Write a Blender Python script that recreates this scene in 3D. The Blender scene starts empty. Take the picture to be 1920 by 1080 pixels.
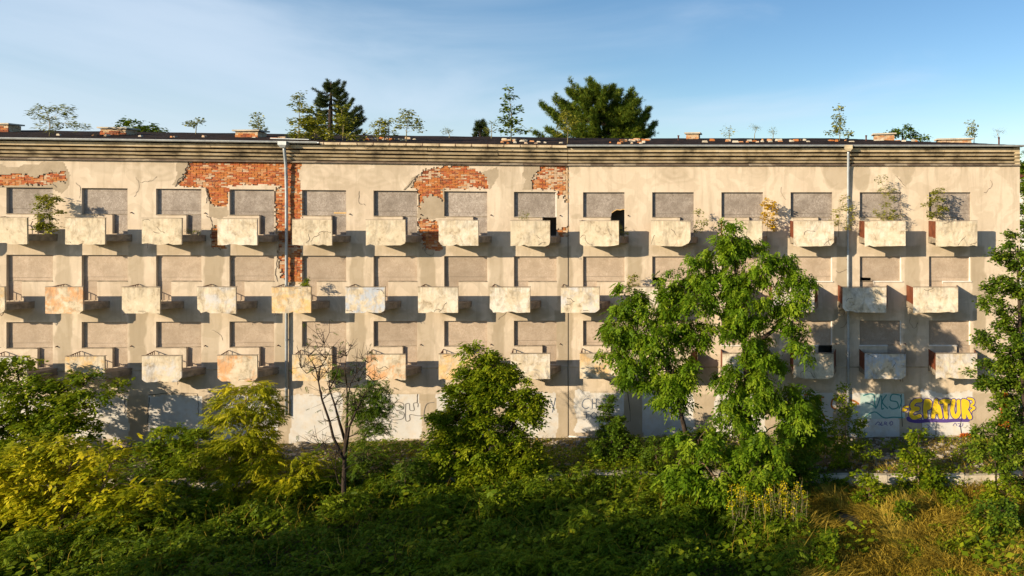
import bpy, math, random
import numpy as np
from mathutils import Vector
random.seed(7)
RNG = np.random.default_rng(11)
scene = bpy.context.scene
COL = scene.collection

# ------------------------------------------------------------------ camera, sky, sun, exposure
CAM_Z, CAM_D, F = 10.74, 34.0, 1377.0          # camera height, distance to the right-hand block, focal length in photo pixels
VX, VY = 1490.0, 385.0                          # photo pixel straight ahead of the camera
cam_d = bpy.data.cameras.new("camera"); cam = bpy.data.objects.new("camera", cam_d); COL.objects.link(cam)
cam.location = (0, -CAM_D, CAM_Z); cam.rotation_euler = (math.radians(90), 0, 0)
cam_d.sensor_width = 36; cam_d.lens = F / 1920 * 36
cam_d.shift_x = -(VX - 960) / 1920; cam_d.shift_y = -(540 - VY) / 1920
cam_d.clip_start = 0.1; cam_d.clip_end = 3000
scene.camera = cam

SUN_TRAVEL = Vector((1.02, 1.0, -0.51)).normalized()
SUN_EL = math.asin(-SUN_TRAVEL.z); SUN_AZ = math.atan2(-SUN_TRAVEL.x, -SUN_TRAVEL.y)
sd = bpy.data.lights.new("sun", 'SUN'); sd.energy = 5.0; sd.angle = math.radians(0.55); sd.color = (1.0, 0.81, 0.56)
so = bpy.data.objects.new("sun", sd); COL.objects.link(so); so.rotation_euler = SUN_TRAVEL.to_track_quat('-Z', 'Y').to_euler()
so.location = (-40, -60, 40)

world = bpy.data.worlds.new("World"); scene.world = world; world.use_nodes = True
wn, wl = world.node_tree.nodes, world.node_tree.links
wn.clear()
sky = wn.new("ShaderNodeTexSky"); sky.sky_type = 'NISHITA'; sky.sun_disc = False
sky.sun_elevation = SUN_EL; sky.sun_rotation = SUN_AZ; sky.air_density = 1.0; sky.dust_density = 0.4; sky.ozone_density = 2.0; sky.altitude = 200
tc = wn.new("ShaderNodeTexCoord")
mp = wn.new("ShaderNodeMapping"); mp.inputs['Scale'].default_value = (1.6, 1.6, 6.5); mp.inputs['Rotation'].default_value = (0.0, -0.16, 0.3)
wl.new(tc.outputs['Generated'], mp.inputs['Vector'])
n1 = wn.new("ShaderNodeTexNoise"); n1.inputs['Scale'].default_value = 1.15; n1.inputs['Detail'].default_value = 7; n1.inputs['Roughness'].default_value = 0.52; n1.inputs['Distortion'].default_value = 0.6
wl.new(mp.outputs['Vector'], n1.inputs['Vector'])
sx = wn.new("ShaderNodeSeparateXYZ"); wl.new(tc.outputs['Generated'], sx.inputs[0])
g1 = wn.new("ShaderNodeMapRange"); g1.inputs[1].default_value = 0.10; g1.inputs[2].default_value = -0.62; g1.inputs[3].default_value = -0.20; g1.inputs[4].default_value = 0.14
wl.new(sx.outputs['X'], g1.inputs[0])
ad = wn.new("ShaderNodeMath"); ad.operation = 'ADD'; wl.new(n1.outputs['Fac'], ad.inputs[0]); wl.new(g1.outputs[0], ad.inputs[1])
cr = wn.new("ShaderNodeMapRange"); cr.inputs[1].default_value = 0.36; cr.inputs[2].default_value = 0.80; cr.inputs[3].default_value = 0.0; cr.inputs[4].default_value = 0.68; cr.interpolation_type = 'SMOOTHSTEP'
wl.new(ad.outputs[0], cr.inputs[0])
hs = wn.new("ShaderNodeHueSaturation"); hs.inputs['Saturation'].default_value = 1.18; hs.inputs['Hue'].default_value = 0.500; hs.inputs['Value'].default_value = 1.0
wl.new(sky.outputs[0], hs.inputs['Color'])
mx = wn.new("ShaderNodeMixRGB"); mx.inputs['Color2'].default_value = (4.9, 5.7, 6.7, 1)
wl.new(hs.outputs[0], mx.inputs['Color1']); wl.new(cr.outputs[0], mx.inputs['Fac'])
bg = wn.new("ShaderNodeBackground"); bg.inputs['Strength'].default_value = 0.102
wo = wn.new("ShaderNodeOutputWorld"); wl.new(mx.outputs[0], bg.inputs['Color']); wl.new(bg.outputs[0], wo.inputs['Surface'])

scene.view_settings.view_transform = 'Standard'; scene.view_settings.look = 'None'
scene.view_settings.gamma = 1.0; scene.view_settings.exposure = 0.58; scene.view_settings.use_curve_mapping = False
scene.render.engine = 'CYCLES'
scene.cycles.max_bounces = 6; scene.cycles.transparent_max_bounces = 4

# ------------------------------------------------------------------ geometry of the place
TH = math.radians(3.9); CT, ST = math.cos(TH), math.sin(TH)
UJ = -10.49                                     # the expansion joint where the left block bends towards the viewer
RISE = 0.0078
def B(u, y, z):
    """building coordinates (along, depth, height) -> world; the left block is turned by TH about the joint"""
    if u >= UJ: return (u, y, z)
    return (UJ + (u - UJ) * CT - y * ST * 1.0, (u - UJ) * ST + y * CT, z + RISE * (UJ - u))
def Bn(a):
    a = np.asarray(a, float); o = a.copy(); m = a[:, 0] < UJ
    u, y, z = a[m, 0], a[m, 1], a[m, 2]
    o[m, 0] = UJ + (u - UJ) * CT - y * ST; o[m, 1] = (u - UJ) * ST + y * CT; o[m, 2] = z + RISE * (UJ - u)
    return o
def W(px, py):
    """photo pixel -> (along, height) on the facade"""
    k = (px - VX) / F
    if k * CAM_D >= UJ:
        return (k * CAM_D, CAM_Z + (VY - py) / F * CAM_D)
    s = (-k * CAM_D + UJ) / (CT - k * ST)
    d = CAM_D - s * ST
    return (UJ - s, CAM_Z + (VY - py) / F * d - RISE * s)
def P(px, py, Y):
    d = Y + CAM_D
    return np.array(((px - VX) / F * d, Y, CAM_Z + (VY - py) / F * d))
TERR_Y, LOW = -4.7, -0.6

def vnoise(x, y, seed=0):
    """smooth value noise in 0..1 for arrays"""
    x = np.asarray(x, float); y = np.asarray(y, float)
    xi = np.floor(x).astype(np.int64); yi = np.floor(y).astype(np.int64); fx = x - xi; fy = y - yi
    fx = fx * fx * (3 - 2 * fx); fy = fy * fy * (3 - 2 * fy)
    def h(a, b):
        n = (a * 374761393 + b * 668265263 + seed * 974711) & 0x7fffffff
        n = ((n ^ (n >> 13)) * 1274126177) & 0x7fffffff
        return ((n ^ (n >> 16)) & 0xffff) / 65535.0
    return (h(xi, yi) * (1 - fx) + h(xi + 1, yi) * fx) * (1 - fy) + (h(xi, yi + 1) * (1 - fx) + h(xi + 1, yi + 1) * fx) * fy
def fbm(x, y, seed=0, o=3):
    x = np.asarray(x, float); y = np.asarray(y, float)
    t = 0; a = 0.5; n = 0
    for i in range(o):
        t = t + a * vnoise(x * 2 ** i, y * 2 ** i, seed + i * 17); n += a; a *= 0.5
    return t / n
def in_poly(px, py, poly):
    r = np.zeros(px.shape, bool); n = len(poly); j = n - 1
    for i in range(n):
        xi, yi = poly[i]; xj, yj = poly[j]
        if yi != yj:
            c = ((yi > py) != (yj > py)) & (px < (xj - xi) * (py - yi) / (yj - yi) + xi); r ^= c
        j = i
    return r

# ------------------------------------------------------------------ material helpers
def new_mat(name):
    m = bpy.data.materials.new(name); m.use_nodes = True
    nt = m.node_tree; b = nt.nodes["Principled BSDF"]
    return m, nt.nodes, nt.links, b
def noise(n, l, scale, detail=5, rough=0.55, vec=None, dist=0.0):
    t = n.new("ShaderNodeTexNoise"); t.inputs['Scale'].default_value = scale; t.inputs['Detail'].default_value = detail
    t.inputs['Roughness'].default_value = rough; t.inputs['Distortion'].default_value = dist
    if vec is not None: l.new(vec, t.inputs['Vector'])
    return t.outputs['Fac']
def ramp(n, l, fac, stops):
    r = n.new("ShaderNodeValToRGB"); e = r.color_ramp.elements
    while len(e) < len(stops): e.new(0.5)
    for i, (p, c) in enumerate(stops): e[i].position = p; e[i].color = (*c, 1) if len(c) == 3 else c
    l.new(fac, r.inputs['Fac']); return r.outputs['Color']
def mixc(n, l, fac, a, b, mode='MIX'):
    m = n.new("ShaderNodeMixRGB"); m.blend_type = mode
    for v, k in ((fac, 'Fac'), (a, 'Color1'), (b, 'Color2')):
        if hasattr(v, 'links') or hasattr(v, 'is_linked'): l.new(v, m.inputs[k])
        elif k == 'Fac': m.inputs[k].default_value = v
        else: m.inputs[k].default_value = (*v, 1)
    return m.outputs['Color']
def mrange(n, l, v, a, b, c=0.0, d=1.0):
    m = n.new("ShaderNodeMapRange"); l.new(v, m.inputs[0])
    for i, x in enumerate((a, b, c, d)): m.inputs[i + 1].default_value = x
    return m.outputs[0]
def wpos(n): return n.new("ShaderNodeNewGeometry").outputs['Position']
def mapping(n, l, vec, scale):
    m = n.new("ShaderNodeMapping"); m.inputs['Scale'].default_value = scale; l.new(vec, m.inputs['Vector']); return m.outputs[0]
def bump(n, l, b, h, strength=0.4, dist=0.02):
    t = n.new("ShaderNodeBump"); t.inputs['Strength'].default_value = strength; t.inputs['Distance'].default_value = dist
    l.new(h, t.inputs['Height']); l.new(t.outputs[0], b.inputs['Normal'])
def attr(n, name):
    a = n.new("ShaderNodeAttribute"); a.attribute_name = name; return a.outputs['Fac']

def surf(name, c1, c2, scale=3.0, rough=0.9, b_scale=40, b_str=0.3, c3=None, metal=0.0, b_dist=0.01, spec=0.3):
    m, n, l, b = new_mat(name); p = wpos(n)
    f = noise(n, l, scale, 6, 0.6, p)
    st = [(0.3, c1), (0.7, c2)] if c3 is None else [(0.28, c1), (0.5, c2), (0.72, c3)]
    l.new(ramp(n, l, f, st), b.inputs['Base Color']); b.inputs['Roughness'].default_value = rough; b.inputs['Metallic'].default_value = metal; b.inputs['Specular IOR Level'].default_value = spec
    bump(n, l, b, noise(n, l, b_scale, 4, 0.6, p), b_str, b_dist); return m

def mat_plaster():
    m, n, l, b = new_mat("plaster"); p = wpos(n)
    base = ramp(n, l, noise(n, l, 0.55, 6, 0.6, p), [(0.3, (0.53, 0.44, 0.34)), (0.7, (0.665, 0.578, 0.465))])
    fine = noise(n, l, 5.0, 8, 0.7, p)
    base = mixc(n, l, mrange(n, l, fine, 0.25, 0.8, 0.0, 0.35), base, (0.43, 0.35, 0.25))
    streak = noise(n, l, 1.0, 5, 0.65, mapping(n, l, p, (3.2, 3.2, 0.35)))
    base = mixc(n, l, mrange(n, l, streak, 0.50, 0.74, 0.0, 0.55), base, (0.30, 0.245, 0.17))
    blot = noise(n, l, 0.9, 3, 0.45, p, 1.6)
    base = mixc(n, l, mrange(n, l, blot, 0.50, 0.53, 0.0, 0.28), base, (0.37, 0.305, 0.215))
    st = attr(n, "stain")
    base = mixc(n, l, mrange(n, l, st, 0.0, 1.0, 0.0, 0.9), base, (0.265, 0.215, 0.14))
    uc = attr(n, "under")
    base = mixc(n, l, mrange(n, l, uc, 0.35, 0.65), base, ramp(n, l, noise(n, l, 2.5, 6, 0.6, p), [(0.3, (0.29, 0.235, 0.165)), (0.7, (0.385, 0.32, 0.235))]))
    wt = attr(n, "white")
    wn_ = mrange(n, l, noise(n, l, 2.6, 7, 0.7, p), 0.34, 0.54, 0.38, 0.97); wm = n.new("ShaderNodeMath"); wm.operation = 'MULTIPLY'; l.new(wn_, wm.inputs[0]); l.new(mrange(n, l, wt, 0.4, 0.6), wm.inputs[1])
    base = mixc(n, l, wm.outputs[0], base, ramp(n, l, noise(n, l, 1.1, 5, 0.6, p), [(0.3, (0.50, 0.50, 0.49)), (0.7, (0.64, 0.64, 0.63))]))
    l.new(base, b.inputs['Base Color']); b.inputs['Roughness'].default_value = 0.92
    hsum = n.new("ShaderNodeMath"); hsum.operation = 'ADD'
    l.new(noise(n, l, 2.2, 6, 0.6, p), hsum.inputs[0]); l.new(noise(n, l, 60, 3, 0.6, p), hsum.inputs[1])
    bump(n, l, b, hsum.outputs[0], 0.25, 0.02); return m
def mat_board(name, a, c, dark):
    m, n, l, b = new_mat(name); p = wpos(n); oi = n.new("ShaderNodeObjectInfo")
    f = noise(n, l, 13, 5, 0.75, mapping(n, l, p, (1, 1, 0.8)), 1.2)
    col = ramp(n, l, f, [(0.3, dark), (0.46, a), (0.66, c)])
    big = noise(n, l, 1.6, 5, 0.6, p)
    col = mixc(n, l, mrange(n, l, big, 0.38, 0.68, 0.0, 0.75), col, dark)
    pale = noise(n, l, 0.9, 3, 0.5, mapping(n, l, p, (1.3, 1.3, 2.0)))
    col = mixc(n, l, mrange(n, l, pale, 0.55, 0.75, 0.0, 0.45), col, c)
    hsv = n.new("ShaderNodeHueSaturation"); l.new(col, hsv.inputs['Color']); l.new(mrange(n, l, oi.outputs['Random'], 0, 1, 0.85, 1.15), hsv.inputs['Value'])
    l.new(hsv.outputs[0], b.inputs['Base Color']); b.inputs['Roughness'].default_value = 0.85
    bump(n, l, b, f, 0.3, 0.01); return m
def mat_panel():
    m, n, l, b = new_mat("balcony_concrete"); p = wpos(n); oi = n.new("ShaderNodeObjectInfo")
    base = ramp(n, l, noise(n, l, 3.0, 8, 0.68, p), [(0.33, (0.30, 0.235, 0.155)), (0.44, (0.58, 0.49, 0.35)), (0.68, (0.73, 0.655, 0.52))])
    spot = noise(n, l, 1.7, 9, 0.72, p, 0.3)
    base = mixc(n, l, mrange(n, l, spot, 0.46, 0.58, 0.0, 0.75), base, oi.outputs['Color'])
    grime = noise(n, l, 2.0, 8, 0.72, mapping(n, l, p, (1.2, 1.2, 0.7)), 0.6)
    base = mixc(n, l, mrange(n, l, grime, 0.50, 0.70, 0.0, 0.72), base, (0.20, 0.165, 0.12))
    gz = n.new("ShaderNodeSeparateXYZ"); l.new(n.new("ShaderNodeTexCoord").outputs['Generated'], gz.inputs[0])
    drip = noise(n, l, 1.0, 5, 0.7, mapping(n, l, p, (9, 9, 0.7))); dm = n.new("ShaderNodeMath"); dm.operation = 'MULTIPLY'
    l.new(mrange(n, l, drip, 0.42, 0.66), dm.inputs[0]); l.new(mrange(n, l, gz.outputs['Z'], 0.45, 1.0, 0.0, 0.55), dm.inputs[1])
    base = mixc(n, l, dm.outputs[0], base, (0.22, 0.185, 0.135))
    l.new(base, b.inputs['Base Color']); b.inputs['Roughness'].default_value = 0.9
    hsum = n.new("ShaderNodeMath"); hsum.operation = 'ADD'
    l.new(noise(n, l, 7, 6, 0.65, p), hsum.inputs[0]); l.new(noise(n, l, 45, 3, 0.6, p), hsum.inputs[1])
    bump(n, l, b, hsum.outputs[0], 0.45, 0.025); return m
def mat_leaf(name, dark, mid, light, trans=0.35, rough=0.55):
    m, n, l, b = new_mat(name)
    k_ = 1.0 if "needle" in name or "dry" in name or "golden" in name else (1.0 if 'ground' in name else 1.12)
    dark, mid, light = [(c[0] * k_ * 1.0, c[1] * k_ * 1.0, c[2] * .6) for c in (dark, mid, light)]
    col = ramp(n, l, attr(n, "rnd"), [(0.0, dark), (0.55, mid), (1.0, light)])
    l.new(col, b.inputs['Base Color']); b.inputs['Roughness'].default_value = rough
    b.inputs['Specular IOR Level'].default_value = 0.12
    tr = n.new("ShaderNodeBsdfTranslucent"); l.new(mixc(n, l, 0.35, col, (0.30, 0.34, 0.02)), tr.inputs['Color'])
    ms = n.new("ShaderNodeMixShader"); ms.inputs[0].default_value = trans
    l.new(b.outputs[0], ms.inputs[1]); l.new(tr.outputs[0], ms.inputs[2])
    l.new(ms.outputs[0], n["Material Output"].inputs['Surface']); return m
def flat(name, c, rough=0.8, metal=0.0):
    m, n, l, b = new_mat(name); p = wpos(n)
    f = noise(n, l, 9, 5, 0.6, p)
    l.new(mixc(n, l, mrange(n, l, f, 0.3, 0.75, 0.0, 0.35), c, tuple(x * 0.6 for x in c)), b.inputs['Base Color'])
    b.inputs['Roughness'].default_value = rough; b.inputs['Metallic'].default_value = metal; return m

M = dict(
    plaster=mat_plaster(), panel=mat_panel(),
    board_grey=mat_board("board_grey", (0.27, 0.23, 0.20), (0.45, 0.41, 0.365), (0.17, 0.14, 0.115)),
    board_tan=mat_board("board_tan", (0.38, 0.30, 0.23), (0.47, 0.395, 0.315), (0.28, 0.22, 0.16)),
    slab=surf("slab_concrete", (0.16, 0.13, 0.10), (0.38, 0.32, 0.24), 4, 0.95, 20, 0.6, b_dist=0.03),
    cornice=surf("cornice_plaster", (0.07, 0.055, 0.035), (0.50, 0.41, 0.27), 1.3, 0.9, 12, 0.4, (0.66, 0.57, 0.42)),
    gap_shade=surf("frieze_gap_shade", (0.02, 0.016, 0.012), (0.06, 0.045, 0.03), 3),
    zinc=surf("zinc", (0.30, 0.34, 0.37), (0.50, 0.54, 0.57), 3, 0.45, 20, 0.1, metal=0.35),
    flash=surf("flashing", (0.06, 0.045, 0.035), (0.20, 0.15, 0.11), 3, 0.6),
    felt=surf("roof_felt", (0.010, 0.008, 0.008), (0.026, 0.020, 0.018), 2.2, 1.0, 9, 0.5, (0.055, 0.034, 0.026), b_dist=0.04, spec=0.05),
    rust=surf("rusty_sheet", (0.09, 0.025, 0.012), (0.20, 0.06, 0.025), 3, 0.7),
    iron=surf("rusty_iron", (0.06, 0.022, 0.016), (0.14, 0.05, 0.03), 8, 0.7),
    white=surf("white_paint", (0.60, 0.58, 0.54), (0.80, 0.79, 0.76), 4, 0.7),
    mortar=surf("lime_mortar", (0.30, 0.17, 0.09), (0.50, 0.36, 0.22), 6, 0.95, 30, 0.7, (0.62, 0.50, 0.36), b_dist=0.03),
    inner=surf("dark_room", (0.22, 0.20, 0.17), (0.34, 0.31, 0.27), 2),
    side_wall=surf("side_plaster", (0.50, 0.42, 0.30), (0.62, 0.53, 0.40), 1.0),
    crack=flat("crack", (0.06, 0.045, 0.035)),
    wood=surf("raw_wood", (0.45, 0.27, 0.10), (0.62, 0.42, 0.18), 6),
    bark=surf("bark", (0.022, 0.015, 0.011), (0.07, 0.05, 0.036), 8, 0.95, 25, 0.8, b_dist=0.03),
    bark_tan=surf("bark_tan", (0.13, 0.085, 0.05), (0.27, 0.19, 0.12), 8, 0.95, 25, 0.8, b_dist=0.03),
    stem=surf("green_stem", (0.20, 0.17, 0.08), (0.33, 0.28, 0.15), 8),
    soil=None,
    stone=surf("rubble_stone", (0.22, 0.19, 0.15), (0.46, 0.41, 0.34), 4, 0.95, 20, 0.7, b_dist=0.03),
    concrete=surf("old_concrete", (0.26, 0.23, 0.18), (0.50, 0.45, 0.36), 2.2, 0.92, 18, 0.6, (0.60, 0.54, 0.44), b_dist=0.02),
    ash=mat_leaf("leaf_ash", (0.045, 0.095, 0.008), (0.10, 0.185, 0.012), (0.22, 0.30, 0.03), 0.34),
    yellow=mat_leaf("leaf_yellow_green", (0.14, 0.17, 0.008), (0.30, 0.31, 0.012), (0.58, 0.50, 0.035), 0.36),
    maple=mat_leaf("leaf_elder", (0.06, 0.11, 0.008), (0.14, 0.20, 0.012), (0.27, 0.30, 0.025), 0.34),
    oak=mat_leaf("leaf_oak", (0.035, 0.075, 0.012), (0.085, 0.145, 0.018), (0.20, 0.25, 0.035), 0.28),
    birch=mat_leaf("leaf_birch", (0.03, 0.07, 0.012), (0.065, 0.12, 0.015), (0.13, 0.19, 0.02), 0.3),
    dusty=mat_leaf("leaf_dusty", (0.10, 0.12, 0.04), (0.20, 0.22, 0.085), (0.38, 0.37, 0.18), 0.3),
    rooftree=mat_leaf("leaf_roof", (0.08, 0.11, 0.012), (0.20, 0.21, 0.03), (0.40, 0.37, 0.12), 0.32),
    willow=mat_leaf("leaf_willow", (0.11, 0.12, 0.03), (0.25, 0.24, 0.05), (0.42, 0.38, 0.10), 0.32),
    spruce=mat_leaf("needle_spruce", (0.018, 0.035, 0.018), (0.04, 0.065, 0.03), (0.10, 0.12, 0.055), 0.1),
    pine=mat_leaf("needle_pine", (0.035, 0.075, 0.018), (0.10, 0.16, 0.025), (0.27, 0.29, 0.045), 0.15),
    nettle=mat_leaf("leaf_ground", (0.045, 0.085, 0.006), (0.10, 0.165, 0.01), (0.22, 0.27, 0.02), 0.3),
    dry=mat_leaf("dry_grass", (0.24, 0.17, 0.035), (0.42, 0.30, 0.06), (0.62, 0.47, 0.13), 0.25, 0.7),
    golden=mat_leaf("goldenrod", (0.40, 0.32, 0.01), (0.60, 0.47, 0.015), (0.72, 0.58, 0.03), 0.25),
    autumn=mat_leaf("leaf_autumn", (0.36, 0.20, 0.02), (0.58, 0.36, 0.04), (0.70, 0.50, 0.10), 0.3),
    red=mat_leaf("leaf_red", (0.24, 0.04, 0.008), (0.45, 0.09, 0.012), (0.60, 0.22, 0.03), 0.3),
)
BRICKS = [surf("brick_orange", (0.34, 0.11, 0.03), (0.50, 0.19, 0.055), 9, 0.93, 40, 0.6),
          surf("brick_red", (0.30, 0.075, 0.028), (0.46, 0.13, 0.045), 9, 0.93, 40, 0.6),
          surf("brick_dark", (0.17, 0.05, 0.025), (0.30, 0.085, 0.035), 9, 0.93, 40, 0.6),
          surf("brick_limed", (0.40, 0.26, 0.16), (0.56, 0.44, 0.32), 6, 0.93, 40, 0.6),
          surf("brick_pale", (0.42, 0.19, 0.08), (0.52, 0.28, 0.14), 9, 0.93, 40, 0.6)]
def mat_soil():
    m, n, l, b = new_mat("soil"); p = wpos(n)
    c = ramp(n, l, noise(n, l, 1.4, 8, 0.65, p), [(0.3, (0.055, 0.045, 0.02)), (0.5, (0.12, 0.095, 0.05)), (0.7, (0.22, 0.18, 0.11))])
    l.new(c, b.inputs['Base Color']); b.inputs['Roughness'].default_value = 0.97
    bump(n, l, b, noise(n, l, 9, 7, 0.7, p), 0.8, 0.08); return m
M['soil'] = mat_soil()

# ------------------------------------------------------------------ object helpers
def link(name, me, mat, parent=None):
    o = bpy.data.objects.new(name, me); COL.objects.link(o)
    if mat is not None and len(me.materials) == 0:
        for x in (mat if isinstance(mat, (list, tuple)) else [mat]): me.materials.append(x)
    if parent is not None: o.parent = parent; o.matrix_parent_inverse = parent.matrix_basis.inverted()
    return o
def tag(o, label=None, cat=None, group=None, kind=None):
    if label: o["label"] = label
    if cat: o["category"] = cat
    if group: o["group"] = group
    if kind: o["kind"] = kind
    return o
def empty(name, loc):
    o = bpy.data.objects.new(name, None); COL.objects.link(o); o.location = tuple(loc); o.empty_display_size = 0.3; return o
class MB:
    def __init__(s): s.v, s.f, s.m = [], [], []
    def face(s, pts, mi=0):
        k = len(s.v); s.v += [tuple(p) for p in pts]; s.f.append(tuple(range(k, k + len(pts)))); s.m.append(mi)
    def box(s, a, b, mi=0, skew=0.0):
        (x0, y0, z0), (x1, y1, z1) = a, b; k = len(s.v)
        s.v += [(x0, y0, z0), (x1, y0, z0), (x1, y1, z0), (x0, y1, z0), (x0, y0, z1), (x1, y0, z1), (x1, y1, z1), (x0, y1, z1)]
        for q in ((0, 1, 5, 4), (1, 2, 6, 5), (2, 3, 7, 6), (3, 0, 4, 7), (4, 5, 6, 7), (3, 2, 1, 0)):
            s.f.append(tuple(k + i for i in q)); s.m.append(mi)
    def prism(s, low, high, mi=0):
        k = len(s.v); n = len(low); s.v += [tuple(p) for p in low] + [tuple(p) for p in high]
        s.f.append(tuple(k + i for i in reversed(range(n)))); s.f.append(tuple(k + n + i for i in range(n))); s.m += [mi, mi]
        for i in range(n):
            j = (i + 1) % n; s.f.append((k + i, k + j, k + n + j, k + n + i)); s.m.append(mi)
    def tube(s, pts, rads, sides=6, mi=0):
        pts = [Vector(p) for p in pts]; k = len(s.v)
        if not hasattr(rads, '__len__'): rads = [rads] * len(pts)
        for i, p in enumerate(pts):
            d = (pts[min(i + 1, len(pts) - 1)] - pts[max(i - 1, 0)])
            if d.length < 1e-6: d = Vector((0, 0, 1))
            d.normalize(); a = d.cross(Vector((0.31, 0.95, 0.07)));
            if a.length < 1e-3: a = d.cross(Vector((1, 0, 0)))
            a.normalize(); b = d.cross(a)
            for j in range(sides):
                t = 2 * math.pi * j / sides; s.v.append(tuple(p + (a * math.cos(t) + b * math.sin(t)) * rads[i]))
        for i in range(len(pts) - 1):
            for j in range(sides):
                q = (j + 1) % sides; s.f.append((k + i * sides + j, k + i * sides + q, k + (i + 1) * sides + q, k + (i + 1) * sides + j)); s.m.append(mi)
        s.f.append(tuple(k + (len(pts) - 1) * sides + j for j in range(sides))); s.m.append(mi)
        s.f.append(tuple(k + j for j in reversed(range(sides)))); s.m.append(mi)
    def mesh(s, name, bend=False, smooth=False):
        me = bpy.data.meshes.new(name)
        v = [B(*p) for p in s.v] if bend else s.v
        me.from_pydata(v, [], s.f)
        if any(s.m): me.polygons.foreach_set("material_index", s.m)
        if smooth: me.polygons.foreach_set("use_smooth", [True] * len(s.f))
        me.update(); return me
    def build(s, name, mat, parent=None, bend=True, smooth=False): return link(name, s.mesh(name, bend, smooth), mat, parent)
def np_mesh(name, V, Q, attrs=None, mats=None, mi=None, smooth=False):
    """V (n,3), Q (m,3|4) -> mesh"""
    me = bpy.data.meshes.new(name); V = np.asarray(V, np.float32); Q = np.asarray(Q, np.int32); k = Q.shape[1]
    me.vertices.add(len(V)); me.vertices.foreach_set("co", V.ravel())
    me.loops.add(Q.size); me.loops.foreach_set("vertex_index", Q.ravel())
    me.polygons.add(len(Q)); me.polygons.foreach_set("loop_start", np.arange(0, Q.size, k, dtype=np.int32))
    try: me.polygons.foreach_set("loop_total", np.full(len(Q), k, np.int32))
    except Exception: pass
    if mi is not None: me.polygons.foreach_set("material_index", np.asarray(mi, np.int32))
    for nm, a in (attrs or {}).items():
        t = me.attributes.new(nm, 'FLOAT', 'POINT'); t.data.foreach_set("value", np.asarray(a, np.float32))
    me.update(calc_edges=True)
    if smooth: me.polygons.foreach_set("use_smooth", np.ones(len(Q), bool))
    for x in (mats or []): me.materials.append(x)
    return me

# ------------------------------------------------------------------ ground
def ground_z(x, y):
    x = np.asarray(x, float); y = np.asarray(y, float)
    low = LOW + 0.35 * (fbm(x * 0.22 + 9, y * 0.22 + 3, 5) - 0.5) + 0.12 * (fbm(x * 1.1, y * 1.1, 8) - 0.5)
    up = 0.0 + 0.10 * (fbm(x * 0.9, y * 0.9, 21) - 0.5)
    t = np.clip((y - (TERR_Y + bend_y(x)) + 0.02) / 0.04, 0, 1)
    return low * (1 - t) + up * t
def bend_y(x):
    return np.where(np.asarray(x) < UJ, (np.asarray(x) - UJ) * math.tan(TH), 0.0)
def build_ground():
    xs = np.unique(np.concatenate([[-1200, -500, -200, -100, -60], np.arange(-46, 20, 0.4), [30, 60, 120, 300, 700, 1200]]))
    ys = np.unique(np.concatenate([[-900, -300, -120, -70, -45], np.arange(-34, TERR_Y - 2.6, 0.4), np.arange(TERR_Y - 2.6, 0.3, 0.12), [2, 8, 14, 25, 60, 150, 400, 1500]]))
    X, Y = np.meshgrid(xs, ys); Z = ground_z(X, Y)
    far = (np.abs(X + 12) > 60) | (Y > 1) | (Y < -60)
    Z = np.where(far, np.where(Y > 1, -0.1, LOW), Z)
    nx, ny = len(xs), len(ys); I = np.arange(nx * ny).reshape(ny, nx)
    Q = np.stack([I[:-1, :-1], I[:-1, 1:], I[1:, 1:], I[1:, :-1]], -1).reshape(-1, 4)
    me = np_mesh("ground", np.stack([X, Y, Z], -1).reshape(-1, 3), Q, smooth=True)
    tag(link("ground", me, M['soil']), kind="structure")
build_ground()

# ------------------------------------------------------------------ the building
ZTOP = 12.58                                    # top of the plain wall, under the frieze
UR = 10.42                                      # right-hand corner
bld = empty("apartment_block", B(UR, 0, 0)); bld.location = (0, 0, 0)
tag(bld, "long derelict four-storey block with boarded windows, concrete balconies and bare brick patches", "building")
def col_u(i):
    """left edge of the window opening in column i (1..14 in view)"""
    if i >= 9: return -9.80 + 3.204 * (i - 9)
    return UJ - (2.45 + 3.12 * (8 - i))
LINTEL = {1: 11.345, 2: 8.375, 3: 5.405}
OW, SILL, DOORZ = 1.92, 1.15, 2.02
UL = col_u(-1) - 0.9
COLS = range(-1, 15)
holes = []                                      # rectangles (u0, u1, z0, z1) cut out of the wall
for i in COLS:
    for r in (1, 2, 3):
        u, t = col_u(i), LINTEL[r]
        holes.append((u, u + OW, t - SILL, t))
        holes.append((u, u + 0.64, t - DOORZ, t - SILL) if r == 2 else (u + 1.28, u + OW, t - DOORZ, t - SILL))

BRICK_PX = [
    [(353, 302), (563, 302), (562, 326), (566, 354), (566, 402), (556, 440), (567, 478), (567, 531), (548, 536), (527, 520), (521, 480), (519, 440), (516, 430), (516, 352), (532, 347), (430, 347), (428, 352), (428, 384), (402, 388), (393, 380), (391, 366), (385, 351), (337, 350), (332, 345), (343, 336)],
    [(-90, 330), (0, 330), (27, 324), (70, 331), (85, 323), (122, 322), (124, 341), (95, 342), (92, 347), (0, 347), (-90, 350)],
    [(394, 426), (407, 424), (420, 455), (425, 467), (398, 466)],
    [(771, 346), (780, 332), (800, 317), (840, 311), (875, 311), (902, 323), (914, 338), (915, 353), (828, 353), (832, 366), (830, 384), (826, 372), (812, 366), (793, 368), (790, 384), (784, 382), (783, 355), (770, 352)],
    [(784, 411), (800, 409), (822, 414), (824, 440), (831, 452), (830, 470), (795, 467), (786, 445)],
    [(1016, 308), (1066, 308), (1066, 378), (1057, 381), (1056, 365), (1046, 373), (1045, 356), (1000, 354), (996, 342), (1001, 328)],
    [(1045, 430), (1056, 426), (1066, 424), (1066, 446), (1046, 443)],
    [(784, 384), (789, 384), (790, 394), (784, 396)],
]
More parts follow.
